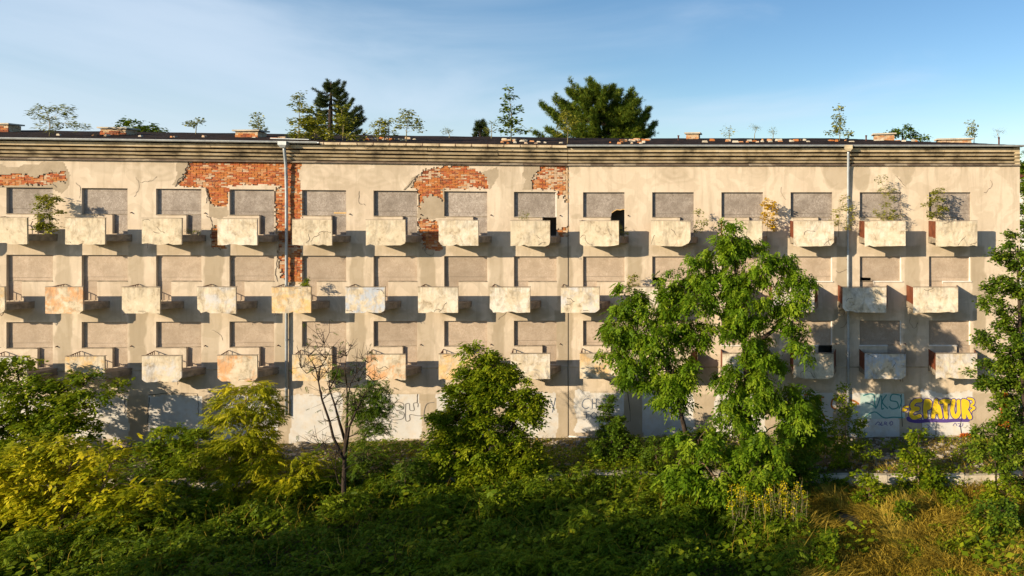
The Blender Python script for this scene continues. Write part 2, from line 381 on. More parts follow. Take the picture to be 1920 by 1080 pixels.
UNDER_PX = [
    [(-90, 306), (65, 311), (82, 302), (122, 302), (135, 320), (135, 345), (118, 363), (100, 353), (0, 352), (-90, 354)],
    [(335, 300), (358, 300), (346, 338), (330, 352), (322, 350), (332, 330)],
    [(386, 350), (396, 352), (402, 392), (429, 384), (429, 408), (396, 408), (389, 380)],
    [(985, 306), (1020, 306), (1003, 330), (1000, 356), (981, 354), (988, 338), (981, 328)],
    [(784, 355), (834, 355), (832, 412), (784, 412)],
    [(755, 357), (772, 344), (782, 330), (800, 318), (795, 316), (776, 332), (760, 350)],
    [(905, 320), (930, 312), (932, 330), (918, 356), (914, 340)],
]
STAINS = [  # px, py, rx, ry, strength, ring
    (300, 318, 45, 26, .35, 1), (600, 325, 40, 20, .3, 1), (700, 330, 60, 22, .32, 1), (740, 318, 40, 16, .3, 0), (1265, 322, 46, 24, .42, 1), (1260, 316, 26, 12, .25, 1),
    (1415, 318, 22, 16, .25, 1), (1570, 322, 30, 34, .5, 0), (1616, 330, 18, 28, .55, 0), (1695, 318, 22, 14, .5, 0), (1698, 334, 10, 10, .55, 0),
    (1075, 318, 10, 12, .35, 0), (1145, 312, 8, 6, .4, 0), (1080, 405, 12, 6, .4, 0), (955, 325, 22, 30, .3, 0), (210, 312, 40, 14, .2, 0), (640, 350, 30, 8, .25, 0),
]
def wall_breaks(vals, lo, hi, step):
    v = sorted({round(x, 4) for x in vals if lo <= x <= hi} | {lo, hi}); out = []
    for a, b in zip(v, v[1:]):
        n = max(1, int(math.ceil((b - a) / step))); out += [a + (b - a) * k / n for k in range(n)]
    return np.array(out + [v[-1]])
def build_wall():
    us = wall_breaks([h[0] for h in holes] + [h[1] for h in holes] + [UJ], UL, UR, 0.062)
    zs = wall_breaks([h[2] for h in holes] + [h[3] for h in holes] + [3.26], -0.3, ZTOP, 0.062)
    nu, nz = len(us), len(zs)
    cu, cz = np.meshgrid((us[1:] + us[:-1]) / 2, (zs[1:] + zs[:-1]) / 2)
    kind = np.zeros(cu.shape, int)               # 0 plaster, 1 opening, 2 bare brick
    ju = cu + 0.16 * (fbm(cu * 4.5, cz * 4.5, 3) - .5) + 0.16 * (vnoise(cu * 11, cz * 11, 4) - .5)
    jz = cz + 0.16 * (fbm(cu * 4.5 + 40, cz * 4.5, 6) - .5) + 0.12 * (vnoise(cu * 11 + 9, cz * 11, 7) - .5)
    for poly in BRICK_PX: kind[in_poly(ju, jz, [W(*p) for p in poly])] = 2
    for a, b, c, d in holes: kind[(cu > a) & (cu < b) & (cz > c) & (cz < d)] = 1
    # keep a rim of plaster off the openings' arrises only where the photograph has it; elsewhere brick runs to the reveal
    gu, gz = np.meshgrid(us, zs); I = np.arange(nu * nz).reshape(nz, nu)
    V = np.stack([gu, np.zeros_like(gu), gz], -1).reshape(-1, 3)
    # gentle unevenness of the old plaster
    V[:, 1] += 0.010 * (fbm(V[:, 0] * 0.8, V[:, 2] * 0.8, 31) - 0.5)
    Q = np.stack([I[:-1, :-1], I[:-1, 1:], I[1:, 1:], I[1:, :-1]], -1)
    solid = kind == 0
    q = Q[solid]
    extra_v, extra_q = [], []
    def rim(a, b, dep):
        k = len(V) + len(extra_v); pa, pb = V[a], V[b]
        extra_v.extend([pa, pb, (pb[0], dep, pb[2]), (pa[0], dep, pa[2])]); extra_q.append((k, k + 1, k + 2, k + 3))
    D = {1: 0.125, 2: 0.058}
    for dz, du, e in ((0, 1, (1, 2)), (0, -1, (3, 0)), (1, 0, (2, 3)), (-1, 0, (0, 1))):
        sh = np.ones_like(kind) * 0
        K = np.full((kind.shape[0] + 2, kind.shape[1] + 2), 0); K[1:-1, 1:-1] = kind
        nb = K[1 + dz:1 + dz + kind.shape[0], 1 + du:1 + du + kind.shape[1]]
        for r, c in np.argwhere(solid & (nb > 0)): rim(Q[r, c, e[0]], Q[r, c, e[1]], D[nb[r, c]])
        for r, c in np.argwhere((kind == 2) & (nb == 1)): rim(Q[r, c, e[0]], Q[r, c, e[1]], 0.125)
    V2 = np.concatenate([V, np.array(extra_v)]); q2 = np.concatenate([q, np.array(extra_q)])
    u, z = V2[:, 0], V2[:, 2]
    st = np.zeros(len(V2)); un = np.zeros(len(V2)); wh = np.zeros(len(V2))
    wu = u + 0.35 * (fbm(u * 1.3, z * 1.3, 12) - .5); wz = z + 0.35 * (fbm(u * 1.3 + 7, z * 1.3, 13) - .5)
    for (px, py, rx, ry, s, ring) in STAINS:
        a, b = W(px, py); d = np.hypot((wu - a) / (rx / 41.0), (wz - b) / (ry / 41.0))
        m = np.clip((1.0 - d) / 0.12, 0, 1) * s
        if ring: m = m * (0.55 + 0.45 * np.cos(d * 13))+ 0.25 * s * np.exp(-((d - 1) / 0.06) ** 2)
        st = np.maximum(st, m)
    # dirt washed down from the balcony ends and the door sills, broad vertical tide marks between the openings
    for i in COLS:
        for r in (1, 2, 3):
            a, t = col_u(i), LINTEL[r]
            rr = random.Random(i * 7 + r)
            if r > 1 or i < 9:
                c = a + rr.uniform(2.25, 2.45); w = rr.uniform(0.30, 0.42)
                m = np.clip((w - np.abs(wu - c)) / 0.05, 0, 1) * np.clip((t + 0.55 - wz) / 0.1, 0, 1) * np.clip((wz - t + 2.2) / 0.3, 0, 1)
                st = np.maximum(st, m * rr.uniform(0.40, 0.72) * (0 if r == 1 else 1))
            c = a + rr.uniform(0.7, 1.0); m = np.clip(1.1 - np.hypot((wu - c) / 1.0, (wz - (t + 0.28)) / 0.33), 0, 0.3) / 0.3
            if r > 1: st = np.maximum(st, m * rr.uniform(0.3, 0.55))
    for k in range(150):
        rr = random.Random(5000 + k); r = rr.random()
        if r < .55: c, zt_, ln = rr.uniform(UL, UR), ZTOP, rr.uniform(.25, 1.15)
        else: i = rr.choice(list(COLS)); row = rr.choice((1, 2, 3)); c, zt_, ln = col_u(i) + rr.choice((-.05, 2.08)) + rr.uniform(-.12, .12), LINTEL[row] - 2.1, rr.uniform(.5, 1.6)
        w = rr.uniform(.02, .10); sz = (zt_ - z) / ln
        st = np.maximum(st, np.exp(-((u + .03 * np.sin(z * 5 + k) - c) / w) ** 2) * np.clip(1 - sz, 0, 1) * (sz >= 0) * rr.uniform(.25, .6))
    for poly in UNDER_PX:
        un[in_poly(wu, wz, [W(*p) for p in poly])] = 1
    # whitewash over the walled-up ground floor
    for i in COLS:
        rr = random.Random(i * 13 + 5)
        a = col_u(i) - rr.uniform(0.25, 0.5); b = a + rr.uniform(2.1, 2.5)
        wh[(wu > a) & (wu < b) & (wz < 2.08 + 0.03 * rr.random()) & (wz > rr.uniform(-0.2, 0.35))] = 1
    low = np.clip((2.15 - wz) / .08, 0, 1) * (wh < .5) * (0.35 + 0.4 * fbm(u * .9, z * .9, 71)); st = np.maximum(st, low)
    V3 = Bn(V2)
    wall = link("wall", np_mesh("wall", V3, q2, dict(stain=st, under=un, white=wh)), M['plaster'], bld)
    # lime mortar bed behind the fallen plaster and the bricks in it
    bv = Bn(np.stack([gu, np.full_like(gu, 0.056), gz], -1).reshape(-1, 3))
    used = Q[kind == 2]; ids, inv = np.unique(used, return_inverse=True)
    bed = link("mortar_bed", np_mesh("mortar_bed", bv[ids], inv.reshape(-1, 4)), M['mortar'], wall); bed["kind"] = "stuff"
    def k_at(u, z):
        c = np.clip(np.searchsorted(us, u) - 1, 0, nu - 2); r = np.clip(np.searchsorted(zs, z) - 1, 0, nz - 2); return kind[r, c]
    cand = []
    z0 = 7.2; row = 0
    while z0 < ZTOP:
        u0 = UL + (0.131 if row % 2 else 0.0)
        header = row % 3 == 2
        step = 0.131 if header else 0.262
        n = int((UJ - UL) / step) + 1
        uu = u0 + np.arange(n) * step
        hit = [k_at(uu + step * f, np.full(n, z0 + 0.034)) == 2 for f in (0.12, 0.5, 0.88)]
        for j in np.argwhere(hit[1] & (hit[0] | hit[2])).ravel():
            a, b = uu[j] + 0.006, uu[j] + step - 0.006
            if not hit[0][j]: a = uu[j] + step * 0.35
            if not hit[2][j]: b = uu[j] + step * 0.65
            if b < UJ: cand.append((a, b, z0, z0 + 0.066))
        z0 += 0.077; row += 1
    random.shuffle(cand)
    full = [c for c in cand if c[1] - c[0] > 0.22 and c[0] > W(0, 330)[0]]
    keep = set(full[:300])
    def pick(a, z):
        n = float(fbm(a * 1.5, z * 1.5, 41)); r = random.random()
        if n > 0.66 and r < 0.45: return 3
        if r < 0.40: return 0
        if r < 0.68: return 1
        if r < 0.80: return 2
        if r < 0.855: return 3
        return 4
    proto = {}
    for m in range(5):
        for v in range(3):
            b = MB(); rr = random.Random(m * 10 + v); j = lambda: rr.uniform(-0.006, 0.006)
            f = [(-.125 + j(), 0, -.033 + j()), (.125 + j(), 0, -.033 + j()), (.125 + j(), 0, .033 + j()), (-.125 + j(), 0, .033 + j())]
            g = [(p[0] * 1.0, 0.04, p[2] * 1.0) for p in f]; f = [(p[0] * .97, rr.uniform(-.004, .004), p[2] * .92) for p in f]
            b.prism(g, f); me = b.mesh("brick"); me.materials.append(BRICKS[m]); proto[(m, v)] = me
    rest = MB()
    for c in cand:
        a, b, zl, zh = c; m = pick(a, zl); front = 0.052 - random.uniform(0.004, 0.030)
        if random.random() < 0.05: front -= 0.012
        if c in keep:
            o = link("brick", proto[(m, random.randrange(3))], None, wall)
            w = B((a + b) / 2, front, (zl + zh) / 2); o.location = w; o.rotation_euler = (0, 0, TH)
        else:
            j = lambda: random.uniform(-.005, .005)
            f = [(a + j(), front + j() * .5, zl + j()), (b + j(), front + j() * .5, zl + j()), (b + j(), front + j() * .5, zh + j()), (a + j(), front + j() * .5, zh + j())]
            rest.prism([(p[0], 0.064, p[2]) for p in f], f, m)
    o = rest.build("brick", BRICKS, wall); o["kind"] = "stuff"
    return wall
wall = build_wall()

# body of the building: side, back, floors
mb = MB(); mb.box((UJ + 0.0, 0.40, -0.3), (UR - 0.004, 12.0, 13.3)); 
def shell():
    a = MB(); Yb = 12.0
    # right gable, back walls and inner partition faces (front side is the plastered wall)
    a.face([(UR, 0, -.3), (UR, Yb, -.3), (UR, Yb, 13.45), (UR, 0, 13.45)])
    a.face([(UR, Yb, -.3), (UJ, Yb, -.3), (UJ, Yb, 13.45), (UR, Yb, 13.45)])
    a.face([(UJ - 1e-3, Yb, -.3), (UL, Yb, -.3), (UL, Yb, 13.45), (UJ - 1e-3, Yb, 13.45)])
    a.face([(UL, 0, -.3), (UL, 0, 13.45), (UL, Yb, 13.45), (UL, Yb, -.3)])
    o = a.build("outer_wall", M['side_wall'], bld)
    for z in (2.95, 6.0, 9.0, 12.7):
        b = MB(); b.box((UJ, 0.3, z - 0.2), (UR - .05, 11.9, z)); b.box((UL + .05, 0.3, z - 0.2), (UJ - 0.01, 11.9, z)); b.build("storey_floor", M['inner'], bld)
    c = MB(); c.box((UJ, 1.6, 0), (UR - .06, 1.7, 12.6)); c.box((UL + .06, 1.6, 0), (UJ - 0.01, 1.7, 12.6)); c.build("corridor_wall", M['inner'], bld)
shell()
# expansion joint
mb = MB(); mb.box((UJ - 0.012, -0.022, 0.0), (UJ + 0.012, 0.01, ZTOP)); mb.v = [(p[0], p[1], p[2]) for p in mb.v]; mb.build("expansion_joint", M['crack'], bld)
# string course between ground and first floor
for a, b in ((UL, UJ - 0.02), (UJ + 0.02, UR)):
    mb = MB(); mb.box((a, -0.03, 3.235), (b, 0.02, 3.275)); mb.build("string_course", M['cornice'], bld)

# frieze of slats under the eaves
for a, b in ((UL, UJ - 0.012), (UJ + 0.012, UR)):
    bk = MB(); bk.box((a, 0.20, ZTOP), (b, 0.26, 13.46)); back = bk.build("frieze_back", M['gap_shade'], bld)  # near-black backing: the shade between the slats is put into its colour
    for z0, z1 in ((13.215, 13.375), (13.035, 13.125), (12.87, 12.96), (12.705, 12.795)):
        x = a; 
        n = max(2, int((b - a) / 3.1)); 
        for k in range(n):
            xa, xb = a + (b - a) * k / n, a + (b - a) * (k + 1) / n - 0.006
            s = MB(); dz = random.uniform(-.008, .008); dy = random.uniform(-.008, .01)
            s.prism([(xa, -.02 + dy, z0 + dz), (xb, -.02 + dy, z0 + dz + random.uniform(-.006, .006)), (xb, 0.20, z0 + dz), (xa, 0.20, z0 + dz)],
                    [(xa, -.095 + dy, z1 + dz), (xb, -.095 + dy, z1 + dz + random.uniform(-.006, .006)), (xb, 0.20, z1 + dz + .01), (xa, 0.20, z1 + dz + .01)])
            s.build("frieze_slat", M['cornice'], bld)
    # sheet-metal drip at the foot of the frieze, in lapped lengths
    n = int((b - a) / 1.0)
    for k in range(n):
        xa, xb = a + (b - a) * k / n, a + (b - a) * (k + 1) / n + 0.02
        t = random.uniform(-.012, .006); s = MB()
        s.prism([(xa, -.115 + t, 12.575), (xb, -.115 + t * .3, 12.575), (xb, 0.04, 12.60), (xa, 0.04, 12.60)], [(xa, -.118 + t, 12.612), (xb, -.118 + t * .3, 12.606), (xb, 0.04, 12.668), (xa, 0.04, 12.668)])
        s.build("drip_flashing", M['flash'] if random.random() < .72 else M['slab'], bld)
# corner pier at the right-hand end of the frieze
mb = MB(); mb.box((UR - 0.22, -0.012, ZTOP), (UR + 0.004, 0.3, 13.44)); mb.build("corner_pier", M['cornice'], bld)

# roof
RIDGE_Y, RIDGE_Z, EAVE_Z, EAVE_Y = 6.0, 14.40, 13.52, -0.22
def roof_z(u, y):
    t = np.minimum((y - EAVE_Y) / (RIDGE_Y - EAVE_Y), ((12.22 - y) / (12.22 - RIDGE_Y)))
    h = np.clip((UR + 0.18 - u) / 8.5, 0, 1)
    return EAVE_Z + (RIDGE_Z - EAVE_Z) * np.minimum(t, h)
def build_roof():
    us = np.unique(np.concatenate([np.arange(UL, UJ, 0.3), np.arange(UJ, UR + 0.18, 0.22), [UR + 0.18]])); ys = np.linspace(EAVE_Y, 12.22, 45)
    U, Y = np.meshgrid(us, ys); Z = roof_z(U, Y) + 0.05 * (fbm(U * .7, Y * .7, 51) - .5) * np.clip((Y - EAVE_Y) / 1.0, 0, 1)
    ny, nx = U.shape; I = np.arange(nx * ny).reshape(ny, nx)
    Q = np.stack([I[:-1, :-1], I[:-1, 1:], I[1:, 1:], I[1:, :-1]], -1).reshape(-1, 4)
    roof = link("roof", np_mesh("roof", Bn(np.stack([U, Y, Z], -1).reshape(-1, 3)), Q, smooth=True), M['felt'], bld)
    e = MB()
    for a, b in ((UL, UJ - .005), (UJ + .005, UR + .18)): e.box((a, EAVE_Y + .002, EAVE_Z - 0.07), (b, 0.3, EAVE_Z - 0.012))
    e.build("eave_board", M['flash'], roof)
    return roof
roof = build_roof()
# eaves gutter: sound on the left up to the downpipe, gone in the middle with only its hooks left, whole on the right
def gutter(a, b, dz0=0, dz1=0):
    s = MB(); n = 7; L, R = [], []
    for k in range(n):
        t = math.pi * k / (n - 1); L.append((a, EAVE_Y - 0.075 - 0.07 * math.cos(t), EAVE_Z - 0.02 - 0.075 * math.sin(t) + dz0)); R.append((b, EAVE_Y - 0.075 - 0.07 * math.cos(t), EAVE_Z - 0.02 - 0.075 * math.sin(t) + dz1))
    for k in range(n - 1): s.face([L[k], L[k + 1], R[k + 1], R[k]])
    for k in range(n - 1): s.face([(p[0], p[1] * 1.0 + .004, p[2] + .004) for p in (R[k], R[k + 1], L[k + 1], L[k])])
    s.tube([(a, EAVE_Y - 0.147, EAVE_Z - .015 + dz0), (b, EAVE_Y - 0.147, EAVE_Z - .015 + dz1)], 0.012, 6)
    return s.build("gutter", M['zinc'], bld)
u_pipe, u_pipe2 = W(540, 300)[0], W(1590, 300)[0]
g1_ = UL
xs_ = np.linspace(UL, W(603, 268)[0], 10)
for a, b in zip(xs_, xs_[1:]): gutter(a, b - .004)
xs_ = np.linspace(UJ + .05, UR + .2, 12)
for a, b in zip(xs_, xs_[1:]): gutter(a, b - .004)
for k, u in enumerate(np.arange(W(612, 268)[0], UJ, 0.72)):
    s = MB(); t = random.uniform(-.05, .05)
    s.tube([(u, EAVE_Y + .1, EAVE_Z + .005), (u, EAVE_Y - .01, EAVE_Z), (u + t * .3, EAVE_Y - .02, EAVE_Z - .09), (u + t, EAVE_Y - .07, EAVE_Z - .15), (u + t * 1.5, EAVE_Y - .13, EAVE_Z - .10)], 0.011, 5)
    s.build("gutter_hook", M['iron'], bld)
# pale eaves strip laid bare where the gutter is gone
mb = MB(); mb.box((W(606, 268)[0], EAVE_Y - 0.012, EAVE_Z - 0.13), (UJ - .01, 0.02, EAVE_Z - 0.025)); mb.build("eave_strip", M['cornice'], bld)
# lost gutter lying on the roof edge and a loose sheet
mb = MB(); a = W(520, 268)[0]; mb.prism([(a, -.5, 13.60), (a + 1.6, -.42, 13.58), (a + 1.6, -.30, 13.58), (a, -.38, 13.60)], [(a, -.5, 13.64), (a + 1.6, -.42, 13.61), (a + 1.6, -.30, 13.61), (a, -.38, 13.64)])
mb.build("loose_sheet", M['zinc'], roof)

def downpipe(u, zb, hop_mat):
    s = MB()
    zz = [13.28, 13.1, 12.75, 12.4, 11.2, 9.0, 6.5, 4.0, zb]; yy = [-0.28, -0.26, -.20, -.15, -.11, -.11, -.11, -.11, -.11]
    s.tube([(u, y, z) for y, z in zip(yy, zz)], 0.062, 10)
    p = s.build("downpipe", M['zinc'], bld, smooth=True)
    h = MB(); h.prism([(u - .09, -.40, 13.22), (u + .09, -.40, 13.22), (u + .09, -.2, 13.22), (u - .09, -.2, 13.22)], [(u - .18, -.45, 13.34), (u + .18, -.45, 13.34), (u + .18, -.16, 13.34), (u - .18, -.16, 13.34)])
    h.box((u - .18, -.45, 13.34), (u + .18, -.16, 13.50)); h.build("hopper", hop_mat, p)
    for z in (12.3, 10.6, 8.6, 6.6, 4.6, 2.4):
        c = MB(); c.tube([(u, -.11, z - .025), (u, -.11, z + .025)], 0.075, 10); c.box((u - .015, -.10, z - .015), (u + .015, 0.02, z + .015)); c.build("pipe_clip", M['zinc'], p)
downpipe(u_pipe, 1.2, M['zinc']); downpipe(u_pipe2, 0.35, M['cornice'])
# ------------------------------------------------------------------ boarded windows
def board_mesh(u, r, cut=None):
    t = LINTEL[r]; y = 0.126
    s = MB(); a, b = u - .03, u + OW + .03
    if cut == 'corner':      # door leaf missing
        s.box((a, y, t - SILL - .02), (b, y + .02, t + .03))
    elif cut == 'bite':
        s.prism([(a, y, t - SILL), (u + 1.26, y, t - SILL), (u + 1.30, y, t - .95), (u + 1.42, y, t - .86), (u + 1.55, y, t - .80), (u + 1.7, y, t - .82), (u + 1.82, y, t - .78), (b, y, t - .80), (b, y, t + .03), (a, y, t + .03)],
                [(a, y + .02, t - SILL), (u + 1.26, y + .02, t - SILL), (u + 1.30, y + .02, t - .95), (u + 1.42, y + .02, t - .86), (u + 1.55, y + .02, t - .80), (u + 1.7, y + .02, t - .82), (u + 1.82, y + .02, t - .78), (b, y + .02, t - .80), (b, y + .02, t + .03), (a, y + .02, t + .03)])
    elif cut == 'low':       # board stops short, dark slot below it
        s.prism([(u + .52, y, t - SILL - .02), (b, y, t - SILL - .02), (b, y, t + .03), (a, y, t + .03), (a, y, t - .98), (u + .52, y, t - 1.0)], [(u + .52, y + .02, t - SILL - .02), (b, y + .02, t - SILL - .02), (b, y + .02, t + .03), (a, y + .02, t + .03), (a, y + .02, t - .98), (u + .52, y + .02, t - 1.0)])
    else:
        m_ = t - random.uniform(.93, 1.05); k_ = random.uniform(0, .006)
        s.box((a, y, m_ + .006), (b, y + .02, t + .03)); s.box((a, y + k_ + .003, t - SILL - .02), (b, y + .021, m_ - .004))
    return s
SPECIAL = {(8, 1): 'corner', (9, 1): 'bite', (12, 3): 'corner', (13, 2): 'low', (10, 2): 'low'}
for i in COLS:
    for r in (1, 2, 3):
        u, t = col_u(i), LINTEL[r]; rr = random.Random(i * 31 + r); cut = SPECIAL.get((i, r))
        mat = M['board_grey'] if r == 1 else M['board_tan']
        w = board_mesh(u, r, cut).build("boarded_window", mat, bld)
        da, db = (u - .03, u + .66) if r == 2 else (u + 1.25, u + OW + .03)
        if cut in (None, 'low'):
            s = MB(); s.box((da, 0.14 if cut is None else .15, t - DOORZ - .02), (db, 0.165, t - SILL + (.02 if cut is None else -.04)))
            s.build("door_board", mat, w)
            if rr.random() < .6:
                k = MB(); k.box((da + .02, 0.116, t - SILL - .012), (db - .02, 0.138, t - SILL + .012)); k.build("batten", M['slab'], w)
        if cut == 'bite' or (i, r) == (5, 1):
            k = MB()
            if cut == 'bite':
                pts = [(1.30, -.95), (1.42, -.86), (1.55, -.80), (1.7, -.82), (1.82, -.78), (1.93, -.80)]
                for p, q in zip(pts, pts[1:]): k.prism([(u + p[0], .118, t + p[1] - .02), (u + q[0], .118, t + q[1] - .02), (u + q[0], .15, t + q[1] - .02), (u + p[0], .15, t + p[1] - .02)], [(u + p[0], .118, t + p[1] + .015), (u + q[0], .118, t + q[1] + .015), (u + q[0], .15, t + q[1] + .015), (u + p[0], .15, t + p[1] + .015)])
            else:
                k.box((u + 1.32, .121, t - 1.06), (u + 1.9, .127, t - 1.0)); 
            k.build("splintered_edge", M['wood'], w)
        if (i >= 11 and r > 1) or (i, r) == (8, 1):
            k = MB(); e = 0.055
            k.box((u + OW - e, 0.05, t - SILL + .01), (u + OW, 0.122, t - .002)); 
            a0, a1 = (u + .62, u + OW + .05) if r == 2 else (u - .02, u + 1.3)
            k.box((a0, -0.05 if i > 10 else 0.06, t - SILL - .03), (a1, 0.122, t - SILL + .008)); k.build("window_frame", M['white'], w)
        if i in (12, 13, 14) and r == 2:
            k = MB(); k.box((u + .62, 0.03, t - SILL - .12), (u + 1.3, .1, t - SILL - .035)); k.build("loose_frame", M['white'], w)
        # sill of the masonry breast
        k = MB(); a0, a1 = (u + .645, u + OW) if r == 2 else (u, u + 1.275)
        if not (i >= 11 and r > 1):
            k.box((a0 + .002, -0.022, t - SILL - .028), (a1 - .002, 0.118, t - SILL + .004)); k.build("window_sill", M['slab'], w)
# lamp stubs by the doors
for i in COLS:
    for r in (1, 3):
        u, t = col_u(i) + OW + 0.18, LINTEL[r] - 1.02 - (0.05 if r == 1 else .05)
        if i < 14: s = MB(); s.tube([(u, 0.01, t), (u, -.09, t - .02)], [.03, .018], 6); s.build("lamp_stub", M['iron'], bld)
# ------------------------------------------------------------------ balconies
SPOT = [(0.66, 0.30, 0.10), (0.74, 0.69, 0.59), (0.56, 0.58, 0.62), (0.74, 0.46, 0.16), (0.40, 0.50, 0.66), (0.76, 0.72, 0.65), (0.60, 0.52, 0.38), (0.56, 0.57, 0.60)]
ROW2 = {1: 3, 2: 0, 3: 6, 4: 2, 5: 3, 6: 4, 7: 1, 8: 5, 9: 2, 10: 1, 11: 6, 12: 7, 13: 5, 14: 1}
ROW3 = {1: 2, 2: 3, 3: 2, 4: 0, 5: 3, 6: 0, 7: 3, 8: 5, 9: 3, 10: 6, 11: 1, 12: 6, 13: 4, 14: 7}
DEP = 1.1
for i in COLS:
    for r in (1, 2, 3):
        u, t = col_u(i), LINTEL[r]; rr = random.Random(i * 17 + r * 3); k = min(max((i - 1) / 13, 0), 1)
        if r == 2: f0, f1 = u - .50 - .40 * k, u + .97 + .13 * k; w0, w1 = f0 - .17, f1 + .20
        else: f0, f1 = u + .28 - .17 * k, u + 1.86 + .10 * k; w0, w1 = u - .05, u + 2.12
        zb, zt = t - 2.44, t - 1.315
        s = MB()                                   # floor slab, tapering towards the front
        n = 6; top = []; pts = []
        outline = [(w0, -0.004)] + [(f0 + .03, -DEP + .07)] + [(f1 - .03, -DEP + .07)] + [(w1 - (w1 - f1) * q, -DEP * q + rr.uniform(-.0, .02)) for q in (.75, .5, .25)] + [(w1, -0.004)]
        sl0, sl1 = t - 2.30, t - 2.05
        s.prism([(p[0], p[1], sl0 - .04 * (1 + p[1]) + rr.uniform(-.015, .015)) for p in outline], [(p[0] + rr.uniform(-.012, .012), p[1], sl1 + rr.uniform(-.02, .02)) for p in outline])
        bal = s.build("balcony", M['slab'], bld)
        # front parapet panel with broken lower edge
        o_ = []
        nb = 9; chipL = rr.random() < .3; chipR = rr.random() < .4
        for q in range(nb + 1):
            x = f0 + (f1 - f0) * q / nb; z = zb + rr.uniform(-.012, .012) + (rr.uniform(.03, .08) if rr.random() < .14 else 0)
            if q == 0 and chipL: o_ += [(f0 + .0, z + rr.uniform(.10, .22)), (f0 + rr.uniform(.04, .12), z + rr.uniform(.06, .10)), (f0 + rr.uniform(.12, .2), z)]; continue
            if q == nb and chipR: o_ += [(f1 - rr.uniform(.12, .24), z), (f1 - rr.uniform(.03, .1), z + rr.uniform(.06, .10)), (f1, z + rr.uniform(.12, .25))]; continue
            if (q == 1 and chipL) or (q == nb - 1 and chipR): continue
            o_.append((x, z))
        tl, tr = rr.uniform(-.012, .012), rr.uniform(-.012, .012)
        o_ += [(f1 + rr.uniform(-.008, .008), zt + tr), (f1 - (f1 - f0) * .4, zt + (tl + tr) / 2 + rr.uniform(-.008, .004)), (f0 + rr.uniform(-.008, .008), zt + tl)]
        s = MB(); lean = rr.uniform(-.012, .02)
        s.prism([(p[0], -DEP + .07 - lean * (p[1] - zb), p[1]) for p in o_][::-1], [(p[0], -DEP - lean * (p[1] - zb), p[1]) for p in o_][::-1])
        sag = rr.uniform(-.018, .018); cx_ = (f0 + f1) / 2
        s.v = [(p[0], p[1], p[2] + sag * (p[0] - cx_)) for p in s.v]
        pan = s.build("front_panel", M['panel'], bal)
        if rr.random() < .4:
            for q in range(rr.randint(1, 3)):
                g = MB(); x_ = f1 - rr.uniform(.05, .35) if chipR else f0 + rr.uniform(.05, .3); g.tube([(x_, -DEP + .04, zb + .12), (x_ + rr.uniform(-.02, .02), -DEP + .035, zb - .02), (x_ + rr.uniform(-.08, .08), -DEP + .03, zb - rr.uniform(.06, .16))], .008, 4); g.build("rebar", M['iron'], bal)
        for q in range(rr.randint(0, 3)):
            g = MB(); x_, z_ = rr.uniform(f0 + .15, f1 - .15), rr.choice((zb + .05, zt - .08, zb + .5)); a_ = rr.uniform(0, 6.28)
            for _ in range(rr.randint(3, 7)):
                a_ += rr.uniform(-.8, .8); x2, z2 = min(max(x_ + .09 * math.cos(a_), f0 + .03), f1 - .03), min(max(z_ + .09 * math.sin(a_), zb + .1), zt - .03); d_ = Vector((-(z2 - z_), x2 - x_)); d_ = (d_.normalized() if d_.length > 1e-5 else Vector((0, 1))) * rr.uniform(.005, .012)
                yy = lambda zz: -DEP - lean * (zz - zb) - .004
                g.face([(x_ - d_.x, yy(z_), z_ - d_.y), (x2 - d_.x, yy(z2), z2 - d_.y), (x2 + d_.x, yy(z2), z2 + d_.y), (x_ + d_.x, yy(z_), z_ + d_.y)]); x_, z_ = x2, z2
            g.build("panel_crack", M['crack'], bal)
        sp = SPOT[{2: ROW2, 3: ROW3}.get(r, {}).get(i, 6 if rr.random() < .6 else 1)]
        pan.color = (*sp, 1)
        s = MB(); s.box((f0 - .012, -DEP - .014, zt + .014), (f1 + .012, -DEP + .085, zt + .034)); s.build("coping", M['slab'], bal)
        # side guards
        if i >= 10:
            sg = MB(); sg.prism([(f0 + .006, -DEP + .075, zb + .35), (w0 + .02, -.02, zb + .40), (w0 + .035, -.02, zb + .40), (f0 + .021, -DEP + .075, zb + .35)], [(f0 + .006, -DEP + .075, zt - .01), (w0 + .02, -.02, zt + .0), (w0 + .035, -.02, zt + .0), (f0 + .021, -DEP + .075, zt - .01)])
            sg.build("side_sheet", M['rust'], bal)
            if r > 1:
                sg = MB(); sg.prism([(f1 - .006, -DEP + .075, zb + .35), (w1 - .02, -.02, zb + .40), (w1 - .035, -.02, zb + .40), (f1 - .021, -DEP + .075, zb + .35)], [(f1 - .006, -DEP + .075, zt - .01), (w1 - .02, -.02, zt), (w1 - .035, -.02, zt), (f1 - .021, -DEP + .075, zt - .01)])
                sg.build("side_sheet", M['rust'], bal)
        elif r > 1 or i in (1, 9):
            sg = MB()
            A, Z = (f0 + .02, -DEP + .08), (w0 + .03, -.02)
            L = lambda q, z: (A[0] + (Z[0] - A[0]) * q, A[1] + (Z[1] - A[1]) * q, z)
            sg.tube([L(0, zt - .02), L(1, zt + .02)], .022, 5)
            for q in (.12, .28, .44, .60, .76, .92): sg.tube([L(q, zb + .36), L(q, zt - .01)], .016, 4)
            sg.build("side_railing", M['iron'], bal)
